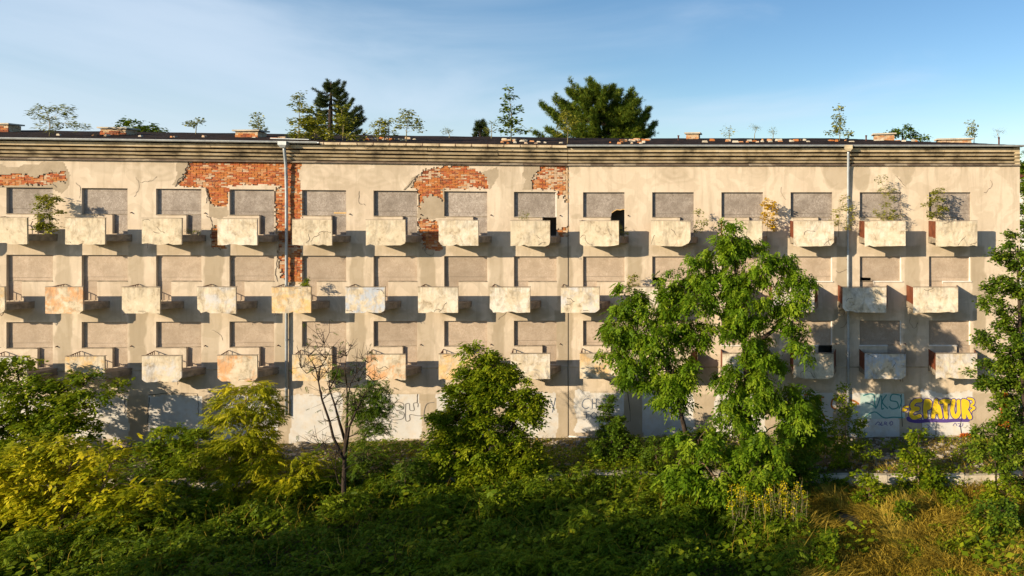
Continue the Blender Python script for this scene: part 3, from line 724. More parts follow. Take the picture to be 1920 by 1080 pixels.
# ------------------------------------------------------------------ cracks in the plaster
for pts in ([(353, 304), (350, 318), (344, 330), (334, 338), (329, 350)], [(386, 352), (389, 368), (387, 381)], [(386, 405), (394, 408), (398, 420), (399, 432)],
            [(759, 356), (766, 348), (777, 336), (785, 327)], [(60, 432), (58, 420), (62, 415)], [(521, 482), (519, 500), (517, 515), (521, 528)],
            [(234, 740), (235, 758), (233, 775)], [(280, 745), (277, 770), (278, 800)], [(370, 738), (373, 760), (371, 780)], [(166, 737), (200, 739), (233, 737)], [(278, 741), (320, 736), (370, 738)],
            [(783, 738), (782, 756)], [(1178, 735), (1182, 790)], [(1690, 738), (1692, 800)], [(1728, 780), (1728, 815)], [(1755, 785), (1755, 815)]):
    rr = random.Random(len(pts) * 100 + pts[0][0]); p2 = []
    for (a, b), (c, d) in zip(pts, pts[1:]):
        for q in (0, .33, .66): p2.append((a + (c - a) * q + rr.uniform(-1.2, 1.2), b + (d - b) * q + rr.uniform(-.8, .8)))
    p2.append(pts[-1]); w = [W(*p) for p in p2]; s = MB()
    for (a, b), (c, d) in zip(w, w[1:]):
        n = Vector((-(d - b), c - a)); n = n.normalized() * rr.uniform(.008, .02)
        s.face([(a - n.x, -.0075, b - n.y), (c - n.x, -.0075, d - n.y), (c + n.x, -.0075, d + n.y), (a + n.x, -.0075, b + n.y)])
    s.build("plaster_crack", M['crack'], bld)
for k_ in range(46):
    rr = random.Random(900 + k_); i = rr.choice(list(COLS)); r = rr.choice((1, 1, 2, 3)); u0 = col_u(i) + rr.uniform(2.0, 2.9); z0 = LINTEL[r] + rr.uniform(-.9, .7); s = MB(); a_ = rr.uniform(0, 6.28); p = [(u0, z0)]
    if abs(u0 - UJ) < 1.2: continue
    for _ in range(rr.randint(4, 9)):
        a_ += rr.uniform(-.9, .9); p.append((p[-1][0] + .09 * math.cos(a_), p[-1][1] + .12 * math.sin(a_)))
    if any(any(h[0] - .03 < q[0] < h[1] + .03 and h[2] - .03 < q[1] < h[3] + .03 for h in holes) for q in p): continue
    for (a, b), (c, d) in zip(p, p[1:]):
        n = Vector((-(d - b), c - a)).normalized() * rr.uniform(.004, .010)
        s.face([(a - n.x, -.0078, b - n.y), (c - n.x, -.0078, d - n.y), (c + n.x, -.0078, d + n.y), (a + n.x, -.0078, b + n.y)])
    s.build("plaster_crack", M['crack'], bld)
# ------------------------------------------------------------------ graffiti on the walled-up ground floor
def smooth_line(pts, n=5):
    out = []
    for i in range(len(pts) - 1):
        p0, p1, p2, p3 = pts[max(i - 1, 0)], pts[i], pts[i + 1], pts[min(i + 2, len(pts) - 1)]
        for k in range(n):
            t = k / n; out.append(tuple(0.5 * (2 * b + (c - a) * t + (2 * a - 5 * b + 4 * c - d) * t * t + (-a + 3 * b - 3 * c + d) * t ** 3) for a, b, c, d in zip(p0, p1, p2, p3)))
    out.append(pts[-1]); return out
def ribbon(s, pts, w, y, cap=True):
    """painted stroke on the wall: a flat band with round ends, pts in photo pixels, w in metres"""
    p = [Vector(W(*q)) for q in smooth_line(pts)]
    for a, b in zip(p, p[1:]):
        d = b - a
        if d.length < 1e-6: continue
        n = Vector((-d.y, d.x)).normalized() * w / 2
        s.face([(a.x - n.x, y, a.y - n.y), (b.x - n.x, y, b.y - n.y), (b.x + n.x, y, b.y + n.y), (a.x + n.x, y, a.y + n.y)]); y -= 2e-5
    for c in p if cap else (): s.face([(c.x + math.cos(t) * w / 2, y, c.y + math.sin(t) * w / 2) for t in [6.2832 * k / 10 for k in range(10)]]); y -= 2e-5
    return y
def scrawl(label, lines, conv, w, mat, cap=True, y0=-.0085):
    root = None
    for k, L in enumerate(lines):
        q = MB(); ribbon(q, [conv(*p) for p in L], w, y0 - k * .0003, cap); o = q.build("graffiti" if root is None else "letter_stroke", mat, root or bld)
        if root is None: root = o; o["label"] = label
    return root
def g5(x, y): return (1500 + x / 4.571, 700 + y / 4.571)
LETTERS = [[(1032, 232), (990, 236), (962, 270), (972, 298), (1010, 302), (968, 318), (950, 350), (975, 378), (1025, 366)],
           [(1080, 236), (1072, 300), (1076, 372)], [(1082, 234), (1112, 246), (1108, 288), (1082, 300)],
           [(1140, 372), (1152, 300), (1168, 232)], [(1168, 232), (1190, 300), (1204, 372)], [(1152, 330), (1192, 330)],
           [(1206, 246), (1245, 234), (1290, 244)], [(1250, 240), (1246, 310), (1252, 374)],
           [(1316, 236), (1304, 310), (1318, 362), (1345, 366), (1362, 320), (1358, 240)],
           [(1398, 236), (1400, 300), (1406, 374)], [(1400, 234), (1432, 250), (1428, 290), (1404, 302)], [(1412, 304), (1438, 340), (1456, 376)]]
ARROWS = [[(930, 285), (895, 290), (885, 320), (910, 312)], [(1440, 215), (1480, 225), (1485, 260), (1450, 275), (1495, 295), (1465, 320), (1460, 350)]]
s = MB(); ribbon(s, [g5(*p) for p in [(925, 385), (940, 402), (1010, 412), (1120, 404), (1240, 408), (1330, 402), (1440, 402)]], .16, -.0080)
VIOLET, YELLOW = flat("paint_violet", (0.085, 0.05, 0.24)), flat("paint_yellow", (0.74, 0.52, 0.015))
gr = s.build("graffiti", VIOLET, bld); gr["label"] = "yellow bubble letters with violet outline"
for k, letter in enumerate([[0], [1, 2], [3, 4, 5], [6, 7], [8], [9, 10, 11]]):
    L5 = [E for j, E in enumerate(LETTERS) if j in letter]; s = MB(); y = -.0095 - k * .0022
    for L in L5: ribbon(s, [g5(*p) for p in L], .275, y)
    n_ = len(s.f)
    for L in L5: ribbon(s, [g5(*p) for p in L], .195, y - .0012)
    s.m = [0] * n_ + [1] * (len(s.f) - n_); s.build("letter", [VIOLET, YELLOW], gr)
for L in ARROWS:
    s = MB(); ribbon(s, [g5(*p) for p in L], .17, -.0085); n_ = len(s.f); ribbon(s, [g5(*p) for p in L], .10, -.0092); s.m = [0] * n_ + [1] * (len(s.f) - n_); s.build("letter", [VIOLET, YELLOW], gr)
s = MB(); a, b = W(1613, 786), W(1697, 738); s.face([(a[0], -.0072, a[1]), (b[0], -.0072, a[1] + .05), (b[0] - .05, -.0072, b[1]), (a[0], -.0072, b[1])])
gt = s.build("graffiti", flat("paint_pale_teal", (0.42, 0.56, 0.54)), bld); gt["label"] = "faded teal throw-up letters"
TEAL = flat("paint_teal", (0.05, 0.24, 0.25))
for k, L in enumerate(([(545, 190), (600, 175), (635, 190), (640, 260), (655, 290), (680, 225), (690, 190)], [(560, 250), (620, 270), (650, 300)], [(700, 195), (700, 300), (715, 300)], [(740, 185), (705, 245), (750, 300)], [(850, 185), (790, 180), (775, 230), (830, 245), (840, 290), (790, 305), (765, 285)], [(860, 190), (870, 240), (850, 300)], [(560, 370), (640, 330), (720, 380), (800, 375), (880, 380)])):
    s = MB(); ribbon(s, [g5(*p) for p in L], .055, -.0095 - k * .0003); s.build("letter_stroke", TEAL, gt)
scrawl("rust-orange painted strokes", ([(40, 185), (90, 180), (130, 195), (200, 205)], [(110, 310), (125, 250), (140, 310)], [(60, 300), (110, 310), (150, 315)], [(170, 195), (185, 270)], [(320, 215), (280, 225), (270, 280), (300, 305)], [(90, 330), (150, 330), (150, 390), (110, 395)], [(195, 345), (215, 390), (240, 400)], [(140, 405), (190, 425), (210, 410)], [(430, 225), (470, 240), (500, 260)], [(440, 260), (480, 265)]), g5, .085, flat("paint_rust", (0.40, 0.13, 0.025)))
def g2(x, y): return (480 + x / 2.5125, 650 + y / 2.5125)
def g3(x, y): return (960 + x / 2.5125, 650 + y / 2.5125)
scrawl("thin dark outline letters on whitewash", ([(642, 275), (665, 260), (695, 270), (690, 295), (660, 300), (695, 310), (692, 338), (650, 345), (630, 335)], [(660, 278), (676, 280)], [(655, 322), (676, 322)], [(705, 270), (722, 268), (725, 298), (745, 298), (742, 268), (762, 266), (762, 285)], [(705, 270), (705, 345), (725, 345), (725, 320), (760, 325), (790, 325)], [(840, 262), (805, 270), (792, 310), (795, 350), (830, 372)], [(640, 345), (628, 370), (640, 390)]), g2, .028, flat('paint_faded_black', (0.16, 0.15, 0.14)), False)
scrawl("thin blue-grey scrawl", ([(362, 245), (340, 250), (330, 275), (345, 292), (362, 285)], [(378, 245), (378, 292)], [(378, 268), (395, 265)], [(397, 245), (396, 292)], [(335, 308), (365, 306)], [(350, 308), (350, 340)], [(385, 308), (372, 325), (388, 338), (398, 322), (385, 308)], [(180, 245), (200, 300)], [(205, 240), (190, 310)]), g3, .038, flat("paint_blue_grey", (0.13, 0.16, 0.22)), False)
scrawl("small violet tags", ([(645, 440), (670, 415), (690, 440), (670, 440)], [(700, 415), (695, 445), (715, 440)], [(725, 440), (725, 415), (745, 425), (730, 432), (750, 445)], [(765, 430), (785, 410), (795, 430), (775, 445), (770, 415)], [(1085, 440), (1110, 450), (1095, 475), (1110, 480)], [(930, 455), (945, 465), (935, 475)], [(1310, 450), (1330, 425), (1345, 450)], [(1350, 430), (1375, 435), (1360, 455), (1390, 450), (1395, 425)]), g5, .03, flat("paint_blue_violet", (0.12, 0.09, 0.30)), False)
# ------------------------------------------------------------------ chimneys and clutter on the roof
def on_roof(px, py, dy):
    """point of the roof at depth dy behind the facade that shows at photo column px"""
    u = W(px, 265)[0]
    for _ in range(6):
        w = B(u, dy, 0); d = w[1] + CAM_D; u += ((px - VX) / F * d - w[0])
    return u, dy, float(roof_z(np.array(u), np.array(dy)))
def chimney(px, wpx, hpx, dy, mat_i=(1, 2, 2, 0)):
    u, y, z = on_roof(px, 260, dy); sc = F / (CAM_D + dy); w, h = wpx / sc, hpx / sc; z -= 0.1; h += .1
    core = MB(); core.box((u - w / 2 + .02, y - .33, z), (u + w / 2 - .02, y + .33, z + h * .8)); ch = core.build("chimney", M['mortar'], bld)
    nrow = max(2, int(h * .8 / .085)); 
    for rw in range(nrow):
        x = u - w / 2 - (0.0 if rw % 2 else .12)
        while x < u + w / 2 - .02:
            a, b = max(x, u - w / 2), min(x + .25, u + w / 2)
            if b - a > .06:
                zz = z + rw * .085
                if rw == nrow - 1 and random.random() < .35: x += .262; continue     # flue mouths
                c = MB(); f = random.uniform(0, .02); c.box((a + .005, y - .35 + f, zz), (b - .005, y - .3, zz + .073)); c.build("brick", BRICKS[random.choice(mat_i)], ch)
            x += .262
    cap = MB(); t = random.uniform(-.03, .03)
    cap.prism([(u - w / 2 - .08, y - .42, z + h * .84 + t), (u + w / 2 + .08, y - .42, z + h * .84 - t), (u + w / 2 + .08, y + .42, z + h * .84 - t), (u - w / 2 - .08, y + .42, z + h * .84 + t)],
              [(u - w / 2 - .08, y - .42, z + h * .84 + t + .07), (u + w / 2 + .08, y - .42, z + h * .84 - t + .07), (u + w / 2 + .08, y + .42, z + h * .84 - t + .07), (u - w / 2 - .08, y + .42, z + h * .84 + t + .07)])
    cap.build("chimney_cap", M['concrete'], ch)
    for q in (-.3, 0, .3):
        f = MB(); f.box((u + w * q - .05, y - .345, z + h * .72), (u + w * q + .05, y - .2, z + h * .80)); f.build("flue", M['inner'], ch)
chimney(8, 36, 14, 4.6); chimney(223, 44, 12, 3.2); chimney(471, 40, 12, 2.6); chimney(1657, 38, 13, 4.5, (3, 4, 3)); chimney(1788, 62, 9, 2.6, (3, 3, 4)); chimney(1300, 24, 10, 5.6, (3, 4, 3))
def debris(px, n, spread, dy, big=.16, name="roof_debris", mats=(3, 0, 4)):
    for _ in range(n):
        u, y, z = on_roof(px + random.uniform(-spread, spread), 260, dy + random.uniform(-.7, .7)); s = MB(); a, b, c = random.uniform(.05, big), random.uniform(.05, .12), random.uniform(.03, .09)
        j = lambda: random.uniform(-.03, .03)
        s.prism([(u - a, y - b, z - .02), (u + a + j(), y - b + j(), z - .02), (u + a, y + b, z - .02), (u - a + j(), y + b, z - .02)], [(u - a * .8, y - b * .8, z + c + j()), (u + a * .8, y - b, z + c), (u + a * .8, y + b, z + c + j()), (u - a, y + b * .9, z + c)])
        s.build(name, BRICKS[random.choice(mats)] if random.random() < .6 else M['concrete'], roof)
debris(1190, 16, 26, 3.5, .22); debris(970, 14, 30, 2.5); debris(720, 18, 60, 2.0); debris(1380, 12, 60, 2.6); debris(1460, 14, 40, 3.0); debris(1540, 8, 60, 3); debris(1680, 8, 40, 3); debris(1000, 8, 60, 1.0, .1); debris(540, 8, 60, 2, .2); debris(300, 8, 200, 1.6, .1); debris(1170, 8, 60, 1.0, .12)
for px, h in ((1272, .22), (1624, .22), (1873, .35)):
    u, y, z = on_roof(px, 260, 3.5 if px < 1800 else 1.2); s = MB(); s.tube([(u, y, z - .1), (u, y, z + h)], .04, 8); s.tube([(u, y, z + h), (u, y, z + h + .05)], .055, 8); s.build("vent_pipe", M['iron'], roof)

# ------------------------------------------------------------------ vegetation
def leaflet(x0, y0, z0, ang, L, wd, droop):
    c, s = math.cos(ang), math.sin(ang)
    def p(a, b, z): return (x0 + c * a - s * b, y0 + s * a + c * b, z0 + z)
    return [p(0, 0, 0), p(L * .45, wd, -droop * .25), p(L, 0, -droop), p(L * .45, -wd, -droop * .25)]
def compound(pairs=4, L=.36, wd=.085, curve=.45):
    v = []
    for k in range(pairs):
        x = .18 + .72 * k / pairs; z = -curve * x * x
        for sg in (1, -1): v += leaflet(x, 0, z, sg * random.uniform(.75, 1.15), L * random.uniform(.85, 1.1), wd, .13 + .1 * x)
    v += leaflet(.9, 0, -curve * .8, 0, L * 1.1, wd, .25)
    return np.array(v, float).reshape(-1, 4, 3)
def single(wd=.36): return np.array([[(0, 0, 0), (.5, wd, -.05), (1, 0, -.16), (.5, -wd, -.05)]], float)
def palm3():
    v = []
    for a in (-.9, 0, .9): v += leaflet(.05, 0, 0, a, .75, .22, .22)
    return np.array(v, float).reshape(-1, 4, 3)
def tuft(n=7, wd=.06):
    v = []
    for k in range(n):
        a = random.uniform(-.9, .9); e = random.uniform(-.5, .7); v.append([(0, -wd, 0), (0, wd, 0), (math.cos(a) * math.cos(e), math.sin(a) * math.cos(e) + wd * .3, math.sin(e)), (math.cos(a) * math.cos(e), math.sin(a) * math.cos(e) - wd * .3, math.sin(e))])
    return np.array(v, float)
def blade():
    return np.array([[(0, -.025, 0), (0, .025, 0), (.22, .018, .55), (.22, -.018, .55)], [(.22, -.018, .55), (.22, .018, .55), (.62, .004, .86), (.62, -.004, .86)]], float)
TPL = dict(ash=[compound(3, .44, .125, .6) for _ in range(4)], fine=[compound(6, .26, .05, .35) for _ in range(3)], elder=[compound(2, .55, .16, .5) for _ in range(3)] + [palm3()], broad=[single(.36)], oval=[single(.3)], narrow=[single(.13)], trio=[palm3()], tuft=[tuft() for _ in range(4)], blade=[blade()], stalk=[blade() * np.array([.7, .35, 1.0])])
def leaves_mesh(name, pos, yaw, pitch, size, tpl, mat, rng, roll=None, bias=None):
    """copies of a leaf template turned by yaw / pitch / roll at the given points, joined into one mesh"""
    Vs, As = [], []; T = TPL[tpl]; n = len(pos); which = rng.integers(0, len(T), n)
    roll = rng.normal(0, .55, n) if roll is None else roll
    tone = np.clip(rng.normal(.5, .22, n) + (0 if bias is None else bias), 0, 1)
    for k, t in enumerate(T):
        m = which == k; c = m.sum()
        if not c: continue
        cy, sy, cp, sp, cr_, sr = np.cos(yaw[m]), np.sin(yaw[m]), np.cos(pitch[m]), np.sin(pitch[m]), np.cos(roll[m]), np.sin(roll[m])
        R = np.empty((c, 3, 3))
        R[:, 0, 0] = cy * cp; R[:, 0, 1] = -sy * cr_ - cy * sp * sr; R[:, 0, 2] = sy * sr - cy * sp * cr_
        R[:, 1, 0] = sy * cp; R[:, 1, 1] = cy * cr_ - sy * sp * sr; R[:, 1, 2] = -cy * sr - sy * sp * cr_
        R[:, 2, 0] = sp; R[:, 2, 1] = cp * sr; R[:, 2, 2] = cp * cr_
        f = t.reshape(-1, 3); v = np.einsum('nij,kj->nki', R, f) * size[m][:, None, None] + pos[m][:, None, :]
        Vs.append(v.reshape(-1, 3)); As.append(np.clip(np.repeat(tone[m], len(f)) + np.repeat(rng.normal(0, .08, c * len(t)), 4), 0, 1))
    V = np.concatenate(Vs); Q = np.arange(len(V)).reshape(-1, 4)
    return np_mesh(name, V, Q, dict(rnd=np.concatenate(As)), [mat])
def limb_pts(a, b, rng, n=5, sag=.12, wob=.06):
    a, b = np.asarray(a, float), np.asarray(b, float); L = np.linalg.norm(b - a); out = []
    for k in range(n + 1):
        t = k / n; p = a + (b - a) * t; p = p + np.array([0, 0, sag * L * math.sin(math.pi * t)]) + (rng.normal(0, wob * L, 3) * math.sin(math.pi * t)); out.append(p)
    return out
def plant(name, label, cat, blobs, Y, trunk, mat, tpl='ash', size=.4, dens=1.0, bark='bark', r0=.14, seed=1, group=None, clump=.30, depth=1.0, pitch=(-.5, .45), twigs=True, parts=('trunk', 'crown'), tone=0.0, ytilt=None, base=None, outward=.8):
    """a tree or shrub: trunk polylines (photo pixels) and crown lobes (px, py, rx, ry[, dY]) at depth Y"""
    rng = np.random.default_rng(seed * 101 + 7)
    tr = []
    for line in (trunk if isinstance(trunk[0], list) else [trunk]): tr.append([P(p[0], p[1], Y + (p[2] if len(p) > 2 else 0)) for p in line])
    b0 = tr[0][0] if base is None else np.array(base, float)
    g = float(ground_z(b0[0], b0[1])) if base is None and cat != 'x' else b0[2]
    root = empty(name, (b0[0], b0[1], min(b0[2], b0[2]))); tag(root, label, cat, group)
    wd = MB()
    for li, line in enumerate(tr):
        n = len(line); L = [line[0]]
        for a, b in zip(line, line[1:]):
            for q in (.5, 1.0): L.append(a + (b - a) * q + (rng.normal(0, .03 * r0 / .14, 3) if q < 1 else 0))
        rr = r0 * (1 if li == 0 else .7)
        wd.tube(L, [rr * (1 - .78 * k / (len(L) - 1)) for k in range(len(L))], 8)
    allp = np.array([p for line in tr for a, b in zip(line, line[1:]) for p in (a, a + (b - a) * .33, a + (b - a) * .66, b)])
    POS, YAW, PIT, SIZ, BI = [], [], [], [], []
    for bl in blobs:
        px, py, rx, ry = bl[:4]; yy = Y + (bl[4] if len(bl) > 4 else 0) ; c = P(px, py, yy); sc = F / (yy + CAM_D); R = np.array([rx / sc, (rx + ry) / 2 / sc * depth, ry / sc]) * (1.0 if cat != 'sapling' else 1.0)
        d = np.linalg.norm(allp - (c - np.array([0, 0, R[2] * .8])), axis=1); j = int(np.argmin(d)); s0 = allp[j]
        if twigs: lp = limb_pts(s0, c, rng); rb = min(r0 * .35, .012 + .012 * np.linalg.norm(c - s0)); wd.tube(lp, [rb * (1 - .7 * k / (len(lp) - 1)) for k in range(len(lp))], 5)
        area = math.pi * R[0] * R[2]; n = int(max(8, dens * (9.5 if cat != 'sapling' else 10.0) * area / (size * size * .42)))
        ks = max(4, int(area / (clump * clump * 3.2)) + 3)
        u = rng.normal(0, 1, (ks, 3)); u /= np.linalg.norm(u, axis=1)[:, None]; rad = rng.uniform(.25, 1, ks) ** .55
        sub = c + u * R * rad[:, None]
        if twigs:
            for s in sub:
                if rng.random() < .8: lp = limb_pts(c + (s - c) * .1, s, rng, 2, .08, .05); wd.tube(lp, [.011, .008, .004] if r0 > .05 else [.007, .005, .003], 3)
        w = rng.integers(0, ks, n); p = sub[w] + rng.normal(0, clump * .55, (n, 3)) * np.array([1, 1, .75])
        o = p - (c - np.array([0, 0, R[2] * .3])); yaw = np.arctan2(o[:, 1], o[:, 0]) * 1.0
        yaw = yaw + rng.normal(0, 1.0 / max(outward, .05) * .8, n)
        POS.append(p); YAW.append(yaw); PIT.append(rng.uniform(pitch[0], pitch[1], n)); SIZ.append(size * rng.uniform(.65, 1.2, n)); BI.append(rng.normal(0, .16, ks)[w] + tone)
    wd.build(parts[0], M[bark], root, bend=False, smooth=True)
    link(parts[1], leaves_mesh(parts[1], np.concatenate(POS), np.concatenate(YAW), np.concatenate(PIT), np.concatenate(SIZ), tpl, M[mat], rng, bias=np.concatenate(BI)), None, root)
    return root
def gpx(px, Y):
    """photo row of the ground under photo column px at depth Y"""
    d = Y + CAM_D; x = (px - VX) / F * d; return VY + (CAM_Z - float(ground_z(x, Y))) * F / d
# --- the tall drooping tree before the right half of the facade
Yt = -6.0
plant("ash_tree", "tall drooping green tree with two trunks hiding the facade's right half", "tree",
      [(1372, 440, 26, 24), (1345, 468, 38, 26), (1400, 488, 55, 38), (1462, 505, 46, 32), (1500, 535, 24, 40), (1318, 500, 32, 34), (1268, 528, 38, 28), (1330, 560, 62, 42), (1410, 565, 62, 48),
       (1478, 590, 38, 26), (1232, 568, 42, 30), (1176, 560, 38, 26), (1158, 604, 38, 34), (1232, 628, 60, 40), (1148, 655, 22, 40), (1300, 622, 40, 34), (1395, 630, 44, 40), (1440, 680, 38, 58), (1262, 690, 52, 34),
       (1180, 690, 26, 26), (1272, 716, 42, 30), (1214, 728, 20, 22), (1372, 712, 28, 50), (1258, 752, 28, 28), (1412, 742, 42, 44), (1470, 752, 42, 34), (1498, 790, 26, 34), (1376, 772, 36, 28), (1504, 640, 16, 40), (1195, 650, 40, 34)],
      Yt, [[(1412, gpx(1412, Yt)), (1408, 830), (1400, 740), (1397, 680), (1394, 620), (1384, 540), (1372, 446)], [(1302, gpx(1302, Yt)), (1293, 830), (1278, 780), (1258, 710), (1240, 660), (1212, 600)], [(1394, 640), (1350, 590), (1290, 560)], [(1397, 660), (1450, 620), (1490, 560)]],
      'ash', 'ash', .31, .8, 'bark', .17, seed=3, clump=.25, pitch=(-1.0, .15), tone=.05)
plant("ash_sapling", "spreading lower green bush at the foot of the drooping tree", "bush",
      [(1310, 822, 48, 30), (1376, 826, 52, 30), (1290, 884, 46, 36), (1350, 890, 58, 42), (1424, 868, 52, 40), (1372, 940, 46, 32), (1316, 935, 30, 24), (1262, 884, 26, 16), (1448, 830, 40, 30)],
      -7.4, [[(1380, gpx(1380, -7.4)), (1372, 920), (1366, 850), (1350, 815)], [(1372, 930), (1320, 870), (1290, 850)], [(1372, 920), (1420, 870)]], 'ash', 'ash', .36, .9, 'bark_tan', .07, seed=4, tone=.12, clump=.24, pitch=(-1.0, .15))
# --- right-hand tree
plant("oak_tree", "leafy dark green tree cut by the right edge beside the facade corner", "tree",
      [(1905, 470, 30, 40), (1870, 480, 18, 14), (1868, 530, 26, 14), (1890, 540, 36, 26), (1858, 572, 26, 20), (1905, 600, 40, 40), (1852, 628, 24, 22), (1885, 650, 42, 36), (1840, 692, 22, 16), (1875, 705, 46, 30), (1915, 700, 36, 46), (1895, 760, 36, 34), (1925, 540, 30, 60), (1935, 650, 34, 60), (1925, 800, 36, 50), (1895, 810, 26, 30), (1850, 715, 24, 16)],
      -5.4, [[(1925, gpx(1925, -5.4)), (1922, 820), (1915, 700), (1912, 600), (1908, 460)]], 'oak', 'oval', .15, 1.0, 'bark', .16, seed=5, clump=.22, pitch=(-.7, .7))
plant("oak_sapling", "dark leafy bush under the right edge tree beside the violet and yellow graffiti", "bush",
      [(1842, 800, 26, 18), (1865, 830, 30, 26), (1900, 850, 36, 30), (1850, 860, 30, 22), (1885, 885, 40, 20), (1828, 842, 16, 14)], -5.6, [(1868, gpx(1868, -5.6)), (1866, 860), (1862, 810)], 'oak', 'oval', .15, .7, 'bark', .05, seed=6, clump=.2, pitch=(-.7, .7), tone=.1)
# --- bush tree in the middle
plant("elder_tree", "bright green bushy tree standing before the middle of the facade", "tree",
      [(905, 685, 34, 30), (885, 664, 14, 18), (930, 690, 30, 30), (880, 735, 44, 40), (925, 730, 34, 34), (950, 700, 18, 22), (975, 730, 16, 26), (860, 790, 44, 40), (920, 790, 46, 42), (980, 780, 32, 40), (850, 845, 36, 34), (910, 850, 50, 40), (975, 850, 40, 40), (1000, 760, 18, 24), (930, 900, 60, 30), (830, 800, 26, 36), (865, 890, 50, 30), (895, 700, 26, 26), (840, 850, 36, 44), (990, 860, 28, 44), (950, 900, 50, 34), (905, 750, 44, 40)],
      -5.0, [[(915, gpx(915, -5.0)), (912, 850), (906, 760), (900, 690)], [(915, 860), (960, 800), (970, 740)], [(914, 850), (870, 800), (865, 750)]], 'maple', 'elder', .25, .9, 'bark', .10, seed=7, clump=.24, tone=.12)
# --- left-hand trees
plant("box_elder_tree", "dark green tree in the far left corner rising against the first-floor balconies", "tree",
      [(20, 690, 26, 28), (60, 730, 44, 30), (120, 735, 44, 26), (35, 780, 50, 44), (100, 780, 46, 36), (150, 760, 34, 28), (160, 700, 18, 16), (60, 830, 60, 30), (-30, 720, 40, 50), (-30, 800, 40, 40), (140, 805, 34, 24), (185, 740, 18, 12), (215, 720, 12, 10)],
      -4.2, [[(60, gpx(60, -4.2)), (58, 830), (50, 760), (30, 690)], [(60, 840), (110, 780), (150, 720)]], 'maple', 'elder', .26, .62, 'bark', .10, seed=8, clump=.26, tone=.05)
plant("box_elder", "large yellow-green bush lit by the sun in the left foreground corner", "bush",
      [(55, 850, 46, 24), (110, 830, 34, 18), (120, 860, 44, 22), (190, 850, 44, 18), (40, 900, 56, 34), (120, 910, 52, 34), (190, 905, 42, 26), (235, 830, 12, 14), (60, 960, 64, 40), (150, 970, 60, 40), (220, 960, 44, 34), (30, 1030, 50, 44), (110, 1040, 66, 44), (200, 1040, 56, 40), (270, 925, 34, 20), (-30, 900, 50, 60), (-20, 1010, 50, 60), (120, 1100, 90, 40)],
      -9.6, [[(110, gpx(110, -9.6)), (112, 1020), (120, 930), (135, 860)], [(112, 1030), (60, 930), (50, 860)], [(114, 1000), (190, 920), (215, 850)]], 'yellow', 'elder', .31, .62, 'bark_tan', .09, seed=9, clump=.27, tone=.05)
plant("locust_bush", "tall yellow-green bush beside the foot of the left downpipe", "bush",
      [(462, 742, 44, 28), (430, 775, 34, 32), (490, 775, 36, 36), (455, 815, 52, 42), (475, 860, 50, 40), (430, 850, 36, 30), (490, 850, 46, 36), (540, 880, 44, 30), (455, 900, 52, 34), (520, 930, 60, 40), (570, 920, 40, 40), (460, 960, 52, 40), (590, 880, 20, 24)],
      -6.4, [[(475, gpx(475, -6.4)), (474, 900), (465, 820), (460, 750)], [(476, 930), (520, 870), (540, 840)]], 'yellow', 'fine', .36, .95, 'bark_tan', .08, seed=10, clump=.25, tone=-.08)
# --- the half-dead tree
def dead_tree():
    rng = np.random.default_rng(77); Y = -7.6; wd = MB()
    def pl(l): return [P(p[0], p[1], Y + (p[2] if len(p) > 2 else 0)) for p in l]
    base = P(646, gpx(646, Y), Y); root = empty("dead_tree", base); tag(root, "half-bare dark tree with forked black branches left of the middle", "tree")
    main = [(646, gpx(646, Y)), (645, 950), (645, 900), (647, 850), (650, 800), (652, 760), (650, 720)]
    L = [main, [(645, 862), (625, 820), (618, 790), (604, 750), (597, 715), (592, 690), (578, 668)], [(649, 840), (655, 800), (668, 770), (680, 745), (700, 715)], [(648, 830), (636, 790), (628, 760), (618, 730), (616, 700)], [(645, 915), (634, 905), (628, 880), (630, 860)], [(646, 880), (664, 870), (680, 865)],
         [(650, 760), (657, 720), (668, 700), (690, 680)], [(597, 715), (600, 690), (612, 672), (608, 645)], [(645, 862), (630, 850), (612, 846), (600, 835)], [(618, 730), (632, 700), (640, 670)], [(592, 690), (575, 700), (565, 690)], [(652, 820), (672, 812), (690, 820)], [(650, 720), (646, 690), (650, 668)], [(668, 770), (664, 740), (672, 715)]]
    tips = []
    for k, l in enumerate(L):
        l = [(p[0], p[1], 0 if k == 0 else rng.normal(0, .25)) for p in l]; q = pl(l); r0 = .105 if k == 0 else (.052 if k in (1, 2, 3) else .028)
        wd.tube(q, [r0 * (1 - .8 * i / (len(q) - 1)) for i in range(len(q))], 7)
        for a in q[2:]:
            for _ in range(5 if k else 2):
                d = rng.normal(0, 1, 3); d[2] = abs(d[2]) * .8 + .2; d = d / np.linalg.norm(d) * rng.uniform(.35, .9); b = a + d; m = a + d * .5 + rng.normal(0, .05, 3)
                wd.tube([a, m, b], [.014, .010, .005], 4); tips.append(b)
                for _ in range(2): e = m + rng.normal(0, .22, 3) + np.array([0, 0, .12]); wd.tube([m, e], [.008, .004], 3); tips.append(e)
    wd.build("trunk", M['bark'], root, bend=False, smooth=True)
    pts = [];
    for (px, py, rx, ry) in ((700, 735, 30, 22), (715, 765, 20, 24), (690, 775, 26, 20), (705, 800, 22, 12), (668, 760, 16, 22), (630, 700, 10, 10)):
        c = P(px, py, Y); sc = F / (Y + CAM_D); n = int(rx * ry * .62); pts.append(c + rng.normal(0, .5, (n, 3)) * np.array([rx, (rx + ry) / 2, ry]) / sc)
    tp = np.array(tips); pts.append(tp[rng.random(len(tp)) < .25]); p = np.concatenate(pts); n = len(p)
    link("crown", leaves_mesh("crown", p, rng.uniform(0, 6.28, n), rng.uniform(-.7, .3, n), rng.uniform(.14, .26, n), 'fine', M['birch'], rng), None, root)
dead_tree()
